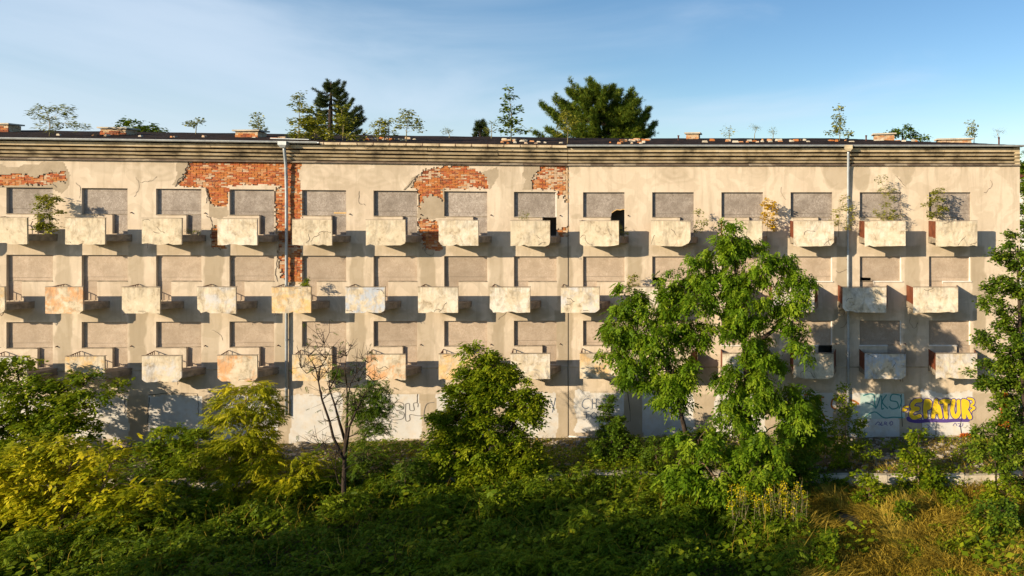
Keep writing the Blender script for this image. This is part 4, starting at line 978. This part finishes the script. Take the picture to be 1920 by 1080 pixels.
plant("birch_sapling", "small dark upright bush by the wall right of the expansion joint", "bush",
      [(1140, 760, 12, 20), (1142, 795, 24, 26), (1165, 800, 22, 24), (1130, 835, 30, 28), (1170, 840, 34, 30), (1120, 870, 24, 20), (1160, 875, 40, 20), (1205, 850, 22, 24)], -3.4, [(1150, gpx(1150, -3.4)), (1148, 840), (1140, 750)], 'birch', 'oval', .12, 1.15, 'bark', .05, seed=12, clump=.17)
plant("young_tree", "thin young tree growing at the foot of the right downpipe", "tree",
      [(1583, 735, 14, 20), (1580, 775, 22, 24), (1600, 800, 26, 24), (1560, 810, 28, 24), (1590, 845, 40, 26), (1550, 860, 36, 24), (1625, 850, 26, 24), (1580, 885, 44, 20)], -4.0, [(1584, gpx(1584, -4.0)), (1586, 830), (1582, 730)], 'maple', 'oval', .12, .42, 'bark_tan', .035, seed=13, clump=.2)
plant("walnut_sapling", "broad-leaved sapling on the bank below the teal graffiti", "bush",
      [(1722, 822, 20, 18), (1712, 850, 28, 22), (1735, 870, 30, 22), (1705, 885, 32, 22), (1755, 900, 28, 18), (1720, 915, 40, 16)], -5.3, [(1724, gpx(1724, -5.3)), (1722, 870), (1722, 815)], 'maple', 'broad', .16, .6, 'bark_tan', .035, seed=14, clump=.2, tone=.1)
for k, (px, py, rx, ry, Y, mt, tp, sz, dn, lab) in enumerate([
    (320, 835, 46, 36, -4.9, 'maple', 'elder', .24, .5, "dim green bush in the shade below the second whitewashed panel"),
    (370, 850, 26, 46, -5.2, 'maple', 'elder', .24, .45, "narrow shaded bush left of the downpipe bush"),
    (1230, 850, 26, 36, -4.4, 'birch', 'oval', .12, .5, "small dark bush between the upright bush and the leaning trunk"),
    (1505, 790, 34, 56, -4.6, 'ash', 'ash', .32, .8, "shaded drooping bush against the orange graffiti"),
    (1500, 880, 40, 40, -5.6, 'birch', 'oval', .13, .5, "dark bush between the drooping tree and the young tree"),
    (1630, 930, 30, 40, -6.6, 'maple', 'broad', .13, .5, "sunlit weed bush below the young tree"),
    (1690, 960, 20, 18, -7.8, 'nettle', 'broad', .12, .6, "low green weed in the dry grass"),
    (1870, 990, 60, 50, -8.8, 'oak', 'broad', .14, .6, "dense green bush in the bottom right corner"),
    (1800, 1040, 40, 34, -9.4, 'maple', 'broad', .13, .55, "bright weed bush left of the bottom right corner bush"),
    (1890, 930, 50, 30, -6.6, 'maple', 'broad', .13, .5, "sunlit bush before the concrete edge at far right"),
    (1440, 1000, 40, 26, -9.2, 'nettle', 'broad', .12, .6, "green weed clump under the yellow flowers"),
    (1580, 1040, 26, 22, -9.8, 'nettle', 'broad', .12, .6, "dark green weed at the bottom of the dry grass"),
    (690, 850, 40, 46, -5.4, 'birch', 'fine', .24, .4, "feathery dark bush right of the half-bare tree"),
    (760, 890, 44, 30, -6.0, 'birch', 'fine', .26, .5, "shaded low bush left of the middle bushy tree"),
    (940, 960, 60, 40, -7.6, 'nettle', 'elder', .26, .5, "pale green weed bush below the middle bushy tree"),
    (1160, 985, 40, 34, -8.4, 'nettle', 'broad', .12, .6, "light green weed mound in the lower middle"),
    (1220, 1000, 50, 40, -8.6, 'maple', 'broad', .12, .6, "sunlit green mound left of the yellow flowers"),
    (340, 960, 60, 40, -8.0, 'maple', 'elder', .26, .5, "sunlit low bush right of the left foreground bush")]):
    gy = gpx(px, Y)
    plant("weed_bush", lab, "bush", [(px, py, rx, ry), (px - rx * .5, py + ry * .45, rx * .7, ry * .6), (px + rx * .5, py + ry * .5, rx * .7, ry * .6), (px + rx * .1, py - ry * .6, rx * .5, ry * .5)] + ([(px, (py + ry + gy) / 2, rx * .8, max(8, (gy - py - ry) / 2))] if gy > py + ry + 12 else []),
          Y, [(px, gy), (px, (gy + py) / 2), (px, py - ry * .4)], mt, tp, sz, dn, 'bark_tan', .03, seed=40 + k, clump=.2)
# --- yellow-flowered clump
def goldenrod():
    rng = np.random.default_rng(5); Y = -8.6; root = empty("goldenrod", P(1440, gpx(1440, Y), Y)); tag(root, "clump of tall weeds with yellow flower heads before the drooping tree", "flowers")
    st = MB(); lv, fl = [], []
    for k in range(130):
        px = rng.uniform(1372, 1508); x = P(px, 900, Y)[0]; y = Y + rng.uniform(-.7, .7); z = float(ground_z(x, y)); h = rng.uniform(.8, 1.55); t = np.array([x + rng.normal(0, .12), y + rng.normal(0, .1), z + h]); a = np.array([x, y, z - .05])
        st.tube([a, (a + t) / 2 + rng.normal(0, .03, 3), t], [.012, .009, .005], 4)
        for q in np.linspace(.2, .9, 14): lv.append(a + (t - a) * q + rng.normal(0, .015, 3))
        if rng.random() < .38: fl.append(t + rng.normal(0, 1, (40, 3)) * np.array([.06, .06, .10]) - np.array([0, 0, .08]))
    st.build("stem", M['stem'], root, bend=False); n = len(lv)
    link("foliage", leaves_mesh("foliage", np.array(lv), rng.uniform(0, 6.28, n), rng.uniform(-.4, .6, n), rng.uniform(.14, .26, n), 'narrow', M['nettle'], rng), None, root)
    f = np.concatenate(fl); n = len(f); link("flower", leaves_mesh("flower", f, rng.uniform(0, 6.28, n), rng.uniform(-.8, 1, n), rng.uniform(.04, .075, n), 'broad', M['golden'], rng), None, root)
goldenrod()
# --- creeper turning red at the right end of the ground floor
def creeper(lab, boxes, seed):
    rng = np.random.default_rng(seed); p = []
    for (a, b, c, d) in boxes:
        n = int((b - a) * (d - c) * .42); q = [W(x, y) for x, y in zip(rng.uniform(a, b, n), rng.uniform(c, d, n))]; p += [(u, -.05 - abs(rng.normal(0, .04)), z) for u, z in q]
    p = np.array(p); n = len(p); u0, z0 = W((boxes[0][0] + boxes[0][1]) / 2, boxes[0][3]); root = empty("creeper", (u0, 0, 0)); tag(root, lab, "vine")
    s = MB(); s.tube([(u0, -.03, -.05), (u0 + .05, -.03, z0), (u0 - .05, -.03, z0 + .7), (u0 + .03, -.03, z0 + 1.2)], [.02, .015, .01, .005], 5); s.build("stem", M['bark'], root, bend=False)
    link("foliage", leaves_mesh("foliage", p, rng.uniform(3.6, 5.8, n), rng.uniform(-1.2, -.2, n), rng.uniform(.07, .13, n), 'broad', M['red'], rng), None, root)
creeper("red creeper climbing the wall beside the right edge tree", [(1873, 1889, 734, 762), (1876, 1888, 762, 782), (1870, 1892, 780, 800)], 3)
creeper("low red creeper along the foot of the wall below the yellow graffiti", [(1786, 1818, 816, 826), (1800, 1822, 810, 822)], 4)
# --- plants growing on the balconies
def on_balcony(px, py, i, r, f=.6):
    u, t = col_u(i), LINTEL[r]; return B(W(px, py)[0], -DEP * f, t - 2.04)
def balcony_plant(lab, i, r, lobes, mat, tpl, size, dens=.5, seed=1, stem_px=None, name="balcony_sapling"):
    Y = -DEP * .55 + (B(col_u(i), 0, 0)[1]); t = LINTEL[r]; bx = stem_px or lobes[-1][0]; zb = t - 2.06 + (RISE * (UJ - col_u(i)) if col_u(i) < UJ else 0)
    by = VY + (CAM_Z - zb) * F / (Y + CAM_D); top = min(l[1] for l in lobes)
    plant(name, lab, "sapling", lobes, Y, [(bx, by), (bx + 1, (by + top) / 2), ([l for l in lobes if l[1] == top][0][0], top)], mat, tpl, size, dens, 'stem', .014, seed=seed, group="saplings growing on the balconies", clump=.12, parts=('stem', 'foliage'), depth=.7)
balcony_plant("leafy sapling on the leftmost top-floor balcony", 1, 1, [(88, 370, 16, 10), (80, 385, 14, 10), (88, 402, 14, 10), (84, 420, 12, 12), (92, 425, 14, 8)], 'rooftree', 'elder', .2, .5, 61)
balcony_plant("tall sapling on the next-to-last top-floor balcony", 13, 1, [(1652, 336, 10, 12), (1660, 355, 16, 12), (1665, 378, 14, 14), (1658, 398, 22, 14), (1665, 410, 26, 12)], 'rooftree', 'narrow', .15, .42, 62, 1662)
balcony_plant("sapling on the last top-floor balcony by the facade corner", 14, 1, [(1758, 360, 12, 10), (1752, 380, 12, 12), (1768, 385, 12, 14), (1755, 402, 16, 10), (1740, 385, 8, 6)], 'rooftree', 'oval', .11, .42, 63, 1757)
balcony_plant("yellow-green sapling beside the right downpipe on the top floor", 12, 1, [(1583, 372, 10, 12), (1575, 395, 16, 14), (1590, 400, 14, 16), (1580, 420, 18, 14)], 'willow', 'narrow', .15, .4, 64, 1572)
balcony_plant("yellowed sapling on the top-floor balcony above the drooping tree", 11, 1, [(1440, 380, 14, 8), (1446, 395, 12, 12), (1440, 412, 10, 16), (1446, 430, 8, 12)], 'autumn', 'oval', .12, .5, 65, 1438)
balcony_plant("thin grey-green sapling left of the yellowed one on the top floor", 10, 1, [(1314, 400, 8, 8), (1318, 418, 12, 8), (1310, 430, 10, 8)], 'dusty', 'oval', .09, .3, 66, 1302)
balcony_plant("small plant on the top-floor balcony left of the expansion joint", 8, 1, [(984, 402, 6, 8), (984, 412, 8, 5)], 'dusty', 'narrow', .1, .5, 67)
balcony_plant("green plant in the open doorway right of the expansion joint", 9, 1, [(1166, 425, 5, 10), (1168, 438, 8, 8)], 'rooftree', 'narrow', .12, .5, 68)
balcony_plant("small green tuft on the second-floor balcony by the left downpipe", 5, 2, [(568, 526, 7, 6), (570, 535, 9, 6)], 'maple', 'oval', .09, .6, 69)
balcony_plant("small sapling on the second-floor balcony touching the drooping tree", 10, 2, [(1184, 518, 8, 6), (1186, 532, 9, 10)], 'rooftree', 'oval', .1, .5, 70, 1186)
balcony_plant("weeds on the leftmost second visible top-floor slab", 3, 1, [(358, 434, 10, 4), (372, 433, 8, 4)], 'dusty', 'narrow', .09, .5, 71)
# --- plants growing on the roof
def roof_plant(lab, px, dy, lobes, mat, tpl, size, dens=.5, seed=1, r0=.025, bark='stem', name="roof_sapling"):
    u, y, z = on_roof(px, 260, dy); w = B(u, y, z); Y = w[1]; by = VY + (CAM_Z - w[2]) * F / (Y + CAM_D) + 2; top = min(lobes, key=lambda l: l[1])
    plant(name, lab, "sapling", lobes, Y, [(px, by), (px + 1, (by + top[1]) / 2), (top[0], top[1])], mat, tpl, size, dens, bark, r0, seed=seed, group="plants growing on the roof", clump=.16, parts=('stem', 'foliage'))
roof_plant("grey-green spreading bush on the roof at far left", 93, 1.2, [(72, 215, 14, 12), (88, 208, 12, 14), (108, 212, 14, 16), (128, 208, 10, 12), (92, 230, 20, 16), (120, 232, 22, 12), (150, 236, 14, 8)], 'dusty', 'narrow', .2, .5, 81)
roof_plant("lone thin sapling on the roof between the two left brick chimneys", 367, 4.5, [(366, 228, 12, 6), (360, 236, 8, 6), (372, 226, 8, 5)], 'dusty', 'oval', .14, .4, 82)
roof_plant("slender sapling behind the third brick chimney", 484, 4.0, [(484, 216, 7, 8), (484, 230, 12, 10), (490, 240, 9, 6)], 'dusty', 'oval', .14, .4, 83)
roof_plant("tall pale birch sapling left of the dark spruce", 580 - 20, .9, [(562, 182, 10, 10), (555, 200, 14, 12), (570, 205, 14, 14), (560, 225, 18, 14), (575, 232, 18, 14), (556, 246, 16, 10)], 'rooftree', 'oval', .14, .42, 84)
roof_plant("yellow-green birch sapling before the dark spruce", 590, .9, [(588, 222, 14, 12), (600, 238, 18, 12), (585, 250, 20, 9), (560, 253, 18, 6), (615, 252, 24, 8), (655, 254, 22, 6)], 'rooftree', 'oval', .14, .55, 85)
roof_plant("pale birch sapling at the right side of the dark spruce", 643, .8, [(640, 205, 12, 9), (634, 220, 14, 10), (650, 225, 12, 12), (640, 240, 18, 10)], 'rooftree', 'oval', .14, .42, 86)
roof_plant("left one of three pale saplings right of the dark spruce", 709, .8, [(712, 226, 12, 7), (705, 236, 10, 7), (712, 248, 14, 8), (698, 252, 10, 5)], 'rooftree', 'oval', .13, .42, 87)
roof_plant("middle one of three pale saplings right of the dark spruce", 728, .8, [(730, 226, 9, 7), (726, 238, 10, 8), (732, 250, 12, 7)], 'rooftree', 'oval', .13, .42, 88)
roof_plant("tallest of three pale saplings right of the dark spruce", 762, .7, [(766, 210, 10, 7), (760, 222, 14, 9), (776, 230, 14, 10), (782, 242, 9, 8), (756, 240, 8, 9)], 'rooftree', 'oval', .14, .45, 89)
roof_plant("tiny tuft alone on the roof left of the poplar", 842, 4.5, [(842, 248, 9, 5), (838, 246, 5, 4)], 'dusty', 'narrow', .12, .5, 90)
roof_plant("thin pale sapling just left of the poplar", 921, 4.2, [(921, 233, 6, 6), (921, 244, 10, 6)], 'dusty', 'oval', .13, .35, 91)
roof_plant("upright dark green poplar sapling on the roof", 958, 2.2, [(953, 170, 5, 9), (956, 186, 11, 12), (958, 205, 15, 14), (958, 224, 17, 14), (958, 242, 19, 12), (977, 246, 7, 9)], 'oak', 'oval', .17, .5, 92)
roof_plant("yellow-green willow shoots before the left of the big pine", 1064, .9, [(1062, 220, 14, 14), (1070, 232, 16, 14), (1058, 245, 18, 10)], 'willow', 'narrow', .2, .6, 93)
roof_plant("small sapling alone on the roof right of the big pine", 1367, 4.5, [(1367, 241, 6, 5), (1367, 250, 10, 6)], 'willow', 'narrow', .16, .4, 94)
roof_plant("bare grey twigs on the roof right of the small sapling", 1414, 4.4, [(1412, 240, 8, 7), (1420, 238, 5, 6)], 'dusty', 'narrow', .07, .25, 95)
roof_plant("second bare twig bush on the roof", 1449, 4.4, [(1449, 243, 6, 6), (1447, 250, 7, 4)], 'dusty', 'narrow', .08, .3, 96)
roof_plant("tall thin sapling with bushy foot right of the centre chimney", 1574, 3.4, [(1573, 204, 5, 9), (1571, 222, 9, 10), (1578, 236, 14, 8), (1560, 246, 12, 9), (1590, 249, 12, 7)], 'rooftree', 'oval', .15, .5, 97)
roof_plant("thin sapling behind the far right chimney", 1826, 2.8, [(1822, 232, 6, 7), (1826, 246, 14, 8), (1818, 252, 10, 6)], 'dusty', 'oval', .13, .35, 98)
roof_plant("bare twig near the right end of the roof", 1872, 1.2, [(1872, 250, 9, 7), (1868, 244, 5, 4)], 'dusty', 'narrow', .06, .2, 99)
# --- trees beyond the building
def conifer(name, lab, Y, trunk, branches, mat, seed, spread=.16, step=.10, size=.30, depth=2.2, start=.25, cat="tree"):
    rng = np.random.default_rng(seed); T = [P(px, py, Y) for px, py in trunk]; T = [np.array([T[0][0], Y, 0.0])] + T
    root = empty(name, T[0]); tag(root, lab, cat); wd = MB(); wd.tube(T, [.28] + [.22 * (1 - .85 * k / max(1, len(T) - 2)) for k in range(len(T) - 1)], 8)
    pos, yaw, pit = [], [], []
    for (ax, ay, bx, by, up) in branches:
        for rep in range(2):
            a = P(ax, ay, Y); b = P(bx + rng.normal(0, 2 * rep), by + rng.normal(0, 3 * rep), Y + rng.uniform(-depth, depth) * (1 if rep else .5)); L = np.linalg.norm(b - a)
            if rep and rng.random() < .25: continue
            n = max(3, int(L / .3)); pts = [a + (b - a) * t - np.array([0, 0, up * L * math.sin(math.pi * t)]) for t in np.linspace(0, 1, n + 1)]
            wd.tube(pts, [.05 * (1 - .85 * k / n) for k in range(n + 1)], 4)
            m = int(L / step * 2.6) + 8; t = rng.uniform(start, 1, m) ** .8; q = a + (b - a) * t[:, None]; q[:, 2] -= up * L * np.sin(math.pi * t); q += rng.normal(0, spread, (m, 3)) * (1.25 - .7 * t)[:, None] * np.array([1, 1, .75])
            d = (b - a); pos.append(q); yaw.append(math.atan2(d[1], d[0]) + rng.normal(0, .9, m)); pit.append(rng.normal(.35, .5, m))
    wd.build("trunk", M['bark'], root, bend=False, smooth=True); p = np.concatenate(pos); n = len(p)
    link("crown", leaves_mesh("crown", p, np.concatenate(yaw), np.concatenate(pit), rng.uniform(.7, 1.2, n) * size, 'tuft', M[mat], rng), None, root)
sp = []
for k, y in enumerate(np.linspace(160, 262, 12)):
    w = 9 + (y - 152) * .58; r = random.Random(k + 3)
    for sgn in (-1, 1):
        for q in range(2): e = w * r.uniform(.6, 1.2) * (1.15 if sgn > 0 else .85); sp.append((620, y - 3, 620 + sgn * e, y + r.uniform(-5, 5) - 4, .24))
sp += [(622, 176, 645, 154, .3), (630, 208, 663, 184, .28), (630, 226, 668, 200, .28), (625, 242, 675, 222, .24), (625, 260, 678, 243, .22), (615, 174, 588, 166, .2), (618, 168, 612, 158, .1), (622, 165, 628, 156, .1)]
conifer("spruce_tree", "dark spruce rising behind the roof left of centre", 22, [(619, 280), (620, 200), (621, 152)], sp, 'spruce', 5, .075, .032, .19, .9, .12)
pn = []
for (bx, by) in ((1016, 190), (1030, 205), (1046, 178), (1070, 150), (1062, 165), (1085, 160), (1106, 148), (1100, 165), (1118, 158), (1135, 160), (1152, 162), (1165, 165), (1160, 180), (1182, 163), (1190, 178), (1203, 188), (1198, 205), (1216, 202), (1228, 226), (1212, 218), (1190, 225), (1205, 235), (1180, 240), (1170, 250), (1150, 245), (1128, 250), (1100, 248), (1085, 240), (1070, 228), (1060, 210), (1052, 195), (1075, 190), (1095, 200), (1120, 195), (1140, 205), (1165, 210), (1150, 225), (1110, 225), (1130, 175), (1090, 178), (1180, 200), (1110, 210), (1140, 235), (1160, 195), (1085, 215), (1125, 215), (1105, 238)):
    r = random.Random(bx * 3 + by); pn.append((1122 + (bx - 1122) * .08, min(266, by + 8 + abs(bx - 1122) * .16 + r.uniform(0, 24)), bx + r.uniform(-4, 4), by + r.uniform(-4, 4), r.uniform(.2, .34)))
    if (bx * 7 + by) % 3 == 0: pn.append((1122 + (bx - 1122) * .3, min(262, by + 16 + abs(bx - 1122) * .12), bx + 6, by + 9, .12))
pn += [(1080, 262, 1026, 240, .1), (1080, 265, 1000, 246, .15), (1160, 262, 1226, 250, .1), (1120, 270, 1200, 252, .12)]
conifer("pine_tree", "broad dark green pine behind the roof right of centre", 20, [(1122, 280), (1122, 220), (1118, 160)], pn, 'pine', 6, .17, .020, .23, 3.4, .2)
conifer("small_spruce", "small dark spruce tip peeping over the roof left of the poplar", 26, [(901, 275), (901, 228)], [(901, y, 901 + s_ * (3 + (y - 226) * .35), y - 1, .1) for y in range(230, 262, 3) for s_ in (-1, 1)], 'spruce', 7, .1, .09, .25, .6)
plant("round_tree", "rounded green treetop behind the second brick chimney", "tree", [(250, 236, 24, 10), (275, 242, 20, 8), (295, 246, 14, 5), (240, 246, 26, 10)], 16, [(255, 300), (255, 240)], 'oak', 'oval', .22, .8, 'bark', .2, seed=15, clump=.3, base=(P(255, 260, 16)[0], 16, 0))
plant("round_tree", "rounded green treetop behind the right chimney", "tree", [(1690, 244, 24, 8), (1710, 252, 20, 9), (1670, 252, 20, 8), (1730, 258, 10, 5)], 20, [(1692, 300), (1692, 250)], 'oak', 'oval', .22, .8, 'bark', .2, seed=16, clump=.3, base=(P(1692, 260, 20)[0], 20, 0))
plant("garden_tree", "green tree just past the right corner of the block", "tree", [(1918, 310, 8, 24), (1925, 345, 14, 30), (1922, 400, 10, 30), (1935, 330, 20, 50)], 40, [(1930, 500), (1930, 330)], 'oak', 'oval', .3, .8, 'bark', .3, seed=17, clump=.4, base=(P(1930, 400, 40)[0], 40, 0))
plant("garden_tree", "shaded green tree below the white house past the right corner", "tree", [(1918, 420, 10, 40), (1930, 470, 20, 50), (1940, 390, 20, 30)], 30, [(1932, 560), (1932, 420)], 'oak', 'oval', .26, .8, 'bark', .3, seed=18, clump=.4, base=(P(1932, 480, 30)[0], 30, 0))
hs_ = empty("white_house", (P(1950, 400, 55)[0], 55, 0)); tag(hs_, "sliver of a white house past the right corner of the block", "house")
a = P(1905, 333, 55); b = P(1990, 333, 55); s = MB(); s.box((a[0], 55, -.1), (b[0], 62, a[2])); hw = s.build("wall", M['white'], hs_, bend=False)
s = MB(); s.prism([(a[0] - .3, 54.6, a[2]), (b[0] + .3, 54.6, a[2]), (b[0] + .3, 62.4, a[2]), (a[0] - .3, 62.4, a[2])], [(a[0] - .3, 58.4, a[2] + 1.6), (b[0] + .3, 58.4, a[2] + 1.6), (b[0] + .3, 58.6, a[2] + 1.6), (a[0] - .3, 58.6, a[2] + 1.6)]); s.build("roof", M['rust'], hs_, bend=False)
for k in range(3):
    s = MB(); x = a[0] + .8 + k * 1.1; s.box((x, 54.97, a[2] - 2.2), (x + .6, 55.05, a[2] - 1.0)); s.build("window", M['inner'], hs_, bend=False)
# --- trees left of the frame that throw the foreground into shade
for k, (x, y, h, r) in enumerate([(-28.5, -23.8, 8.8, 2.3), (-25.5, -25.5, 9.6, 2.5), (-22.5, -27.8, 10.0, 2.5), (-19.5, -30.5, 10.2, 2.5)]):
    rng = np.random.default_rng(200 + k); root = empty("lime_tree", (x, y, LOW)); tag(root, "round green lime tree standing left of the view", "tree", "lime trees left of the view")
    s = MB(); s.tube([(x, y, LOW - .1), (x + .1, y, 2), (x, y + .1, h * .8)], [.22, .17, .05], 8); s.build("trunk", M['bark'], root, bend=False, smooth=True)
    n = 5200; u = rng.normal(0, 1, (n, 3)); u /= np.linalg.norm(u, axis=1)[:, None]; p = np.array([x, y, h * .55]) + u * (rng.uniform(.3, 1, n) ** .5)[:, None] * np.array([r, r, h * .45])
    p += .5 * (np.stack([fbm(p[:, 0] * .7, p[:, 2] * .7, 3 + j) for j in range(3)], -1) - .5)
    link("crown", leaves_mesh("crown", p, rng.uniform(0, 6.28, n), rng.uniform(-.6, .6, n), rng.uniform(.3, .5, n), 'broad', M['maple'], rng), None, root)
# ------------------------------------------------------------------ terrace edge, rubble, slabs
tw = empty("terrace_edge", (0, TERR_Y, 0)); tag(tw, "low concrete retaining edge running along the bank before the facade", "retaining wall")
x = -40.0
while x < 13:
    L = random.uniform(1.35, 1.6); y0 = TERR_Y + float(bend_y(x)); y1 = TERR_Y + float(bend_y(x + L)); t = random.uniform(-.03, .03)
    s = MB(); s.prism([(x, y0 - .16, LOW - .3), (x + L - .015, y1 - .16, LOW - .3), (x + L - .015, y1 + .1, LOW - .3), (x, y0 + .1, LOW - .3)], [(x, y0 - .14, .02 + t), (x + L - .015, y1 - .14, .02 - t), (x + L - .015, y1 + .1, .02 - t), (x, y0 + .1, .02 + t)]); s.build("wall_block", M['concrete'], tw, bend=False)
    if random.random() < .25 or x > 7:
        s = MB(); r = random.uniform(-.03, .03); s.prism([(x + .01, y0 - .26 + r, .045 + t), (x + L - .02, y1 - .26 - r, .045 - t), (x + L - .02, y1 + .16 - r, .045 - t), (x + .01, y0 + .16 + r, .045 + t)], [(x + .01, y0 - .25 + r, .115 + t), (x + L - .03, y1 - .26 - r, .115 - t), (x + L - .02, y1 + .16 - r, .12 - t), (x + .02, y0 + .16 + r, .115 + t)]); s.build("coping_slab", M['concrete'], tw, bend=False)
    x += L
def ground_pt(px, py, z=0.0):
    d = (CAM_Z - z) * F / (py - VY); return (px - VX) / F * d, d - CAM_D
for k, (px, py, w, dd, lab) in enumerate([(1073, 886, .75, .35, "pale concrete slab lying at the edge right of the middle bushy tree"), (1107, 884, .8, .4, "second pale slab lying beside the first near the upright dark bush"), (815, 889, 1.2, .5, "flat grey slab at the foot of the middle bushy tree's left side"), (670, 885, 1.0, .5, "flat slab behind the half-bare tree"), (208, 902, .8, .4, "grey slab showing through the left foreground bush"), (345, 898, 1.6, .4, "long grey slab in the shade left of the downpipe bush")]):
    x, y = ground_pt(px, py, .1); z = float(ground_z(x, y)) + .06; s = MB(); a = random.uniform(-.25, .25); c, q = math.cos(a), math.sin(a)
    f = lambda X, Y2, Z: (x + c * X - q * Y2, y + q * X + c * Y2, z + Z + .08 * X)
    s.prism([f(-w / 2, -dd / 2, -.1), f(w / 2, -dd / 2, -.1), f(w / 2 - .05, dd / 2, -.1), f(-w / 2, dd / 2, -.1)], [f(-w / 2 + .02, -dd / 2, .06), f(w / 2 - .04, -dd / 2 + .02, .06), f(w / 2 - .08, dd / 2, .07), f(-w / 2 + .02, dd / 2 - .03, .06)])
    tag(s.build("concrete_slab", M['concrete'], None, bend=False), lab, "slab", "slabs lying on the bank", "thing")
x, y = ground_pt(1068, 822); x2, y2 = ground_pt(1112, 824); s = MB(); s.tube([(x, y - .1, .12), (x2, y2 - .2, .15)], .04, 8); tag(s.build("white_pipe", M['white'], None, bend=False), "white pipe lying at the wall foot right of the expansion joint", "pipe")
def rubble():
    rng = np.random.default_rng(9); V, Q = [], []; k = 0
    cube = np.array([(-1, -1, -1), (1, -1, -1), (1, 1, -1), (-1, 1, -1), (-1, -1, 1), (1, -1, 1), (1, 1, 1), (-1, 1, 1)], float) * .5; qs = np.array([(0, 3, 2, 1), (4, 5, 6, 7), (0, 1, 5, 4), (1, 2, 6, 5), (2, 3, 7, 6), (3, 0, 4, 7)])
    for n_, x0, x1, y0, y1 in ((500, -14, -9, -4.5, -.2), (500, -24, -15, -4.6, -.2), (350, 2, 8, -4.5, -.2), (350, -8, 2, -4.5, -.3), (300, -36, -24, -5, -1.5)):
        for _ in range(n_):
            x = rng.uniform(x0, x1); y = y0 + (y1 - y0) * rng.random() ** .8 + float(bend_y(x)); s_ = np.array([rng.uniform(.05, .24), rng.uniform(.05, .16), rng.uniform(.03, .09)]) * rng.choice([.6, .8, 1, 1.6], p=[.4, .3, .2, .1]); a = rng.uniform(0, 3.14); v = (cube + rng.normal(0, .06, (8, 3))) * s_; c, q = math.cos(a), math.sin(a)
            v = np.stack([v[:, 0] * c - v[:, 1] * q + x, v[:, 0] * q + v[:, 1] * c + y, v[:, 2] + float(ground_z(x, y)) + s_[2] * .3], -1); V.append(v); Q.append(qs + k); k += 8
    tag(link("rubble", np_mesh("rubble", np.concatenate(V), np.concatenate(Q)), M['stone']), "broken plaster and stone rubble on the bank along the wall", "rubble", kind="stuff")
rubble()
# ------------------------------------------------------------------ ground cover
def cover(name, lab, cat, region, n, tpl, mat, size, hmax, seed, pitch=(-.3, .5), noise_s=.5, thr=0.0, tone=0, swirl=0):
    rng = np.random.default_rng(seed); px = rng.uniform(region[0], region[1], n * 2); Yv = rng.uniform(region[2], region[3], n * 2)
    x = (px - VX) / F * (Yv + CAM_D); y = Yv + bend_y(x); nn = fbm(x * noise_s, y * noise_s, seed); m = nn > thr; x, y, nn = x[m][:n], y[m][:n], nn[m][:n]; k = len(x)
    mound = hmax * np.clip(fbm(x * .8, y * .8, seed + 3) * 1.7 - .35, .05, 1.2); z = ground_z(x, y) + mound * rng.uniform(.25, 1, k) ** .6
    yaw = rng.uniform(0, 6.28, k) if not swirl else swirl * fbm(x * .55, y * .55, seed + 9) + rng.normal(0, .5, k); o = leaves_mesh(name, np.stack([x, y, z], -1), yaw, rng.uniform(pitch[0], pitch[1], k), size * rng.uniform(.6, 1.3, k), tpl, M[mat], rng, bias=(nn - .5) * 1.0 + tone)
    return tag(link(name, o, None), lab, cat, kind="stuff")
cover("ground_cover", "dense green weeds covering the shaded lower ground", "weeds", (-60, 1570, -13.4, -4.6), 100000, 'trio', 'nettle', .12, 1.0, 301)
cover("bank_weeds", "thin weeds on the bank along the wall", "weeds", (-60, 1980, -4.9, -.5), 26000, 'oval', 'maple', .12, .5, 302, thr=.5)
cover("tall_weeds", "taller feathery weeds standing among the ground cover", "weeds", (-60, 1500, -12.5, -4.4), 14000, 'fine', 'nettle', .3, 1.35, 303, thr=.5)
cover("green_grass", "green weeds mixed into the dry grass at lower right", "weeds", (1490, 2000, -13.4, -4.6), 15000, 'trio', 'maple', .12, .6, 304, thr=.52)
cover("dry_stalks", "dead stalks standing among the shaded weeds", "stalks", (-40, 1560, -11.5, -4.8), 1400, 'stalk', 'dry', .8, .45, 307, pitch=(-.3, .5))
cover("broad_weeds", "scattered broad-leaved weeds in the ground cover", "weeds", (-60, 1960, -13, -4.8), 5200, 'broad', 'maple', .24, .95, 308, thr=.54)
cover("dry_grass", "golden dry grass at lower right", "grass", (1480, 1960, -13.4, -4.9), 46000, 'blade', 'dry', .45, .45, 305, pitch=(-1.2, .1), thr=.30, swirl=9)
cover("bank_grass", "sparse dry grass tufts on the bank", "grass", (-40, 1960, -4.6, -.2), 7000, 'blade', 'dry', .35, .02, 306, pitch=(-.8, .3), thr=.5, swirl=9)
cover("edge_weeds", "weeds spilling over the concrete edge of the bank", "weeds", (250, 1770, -5.7, -4.72), 15000, 'trio', 'nettle', .13, 1.0, 309, thr=.36)
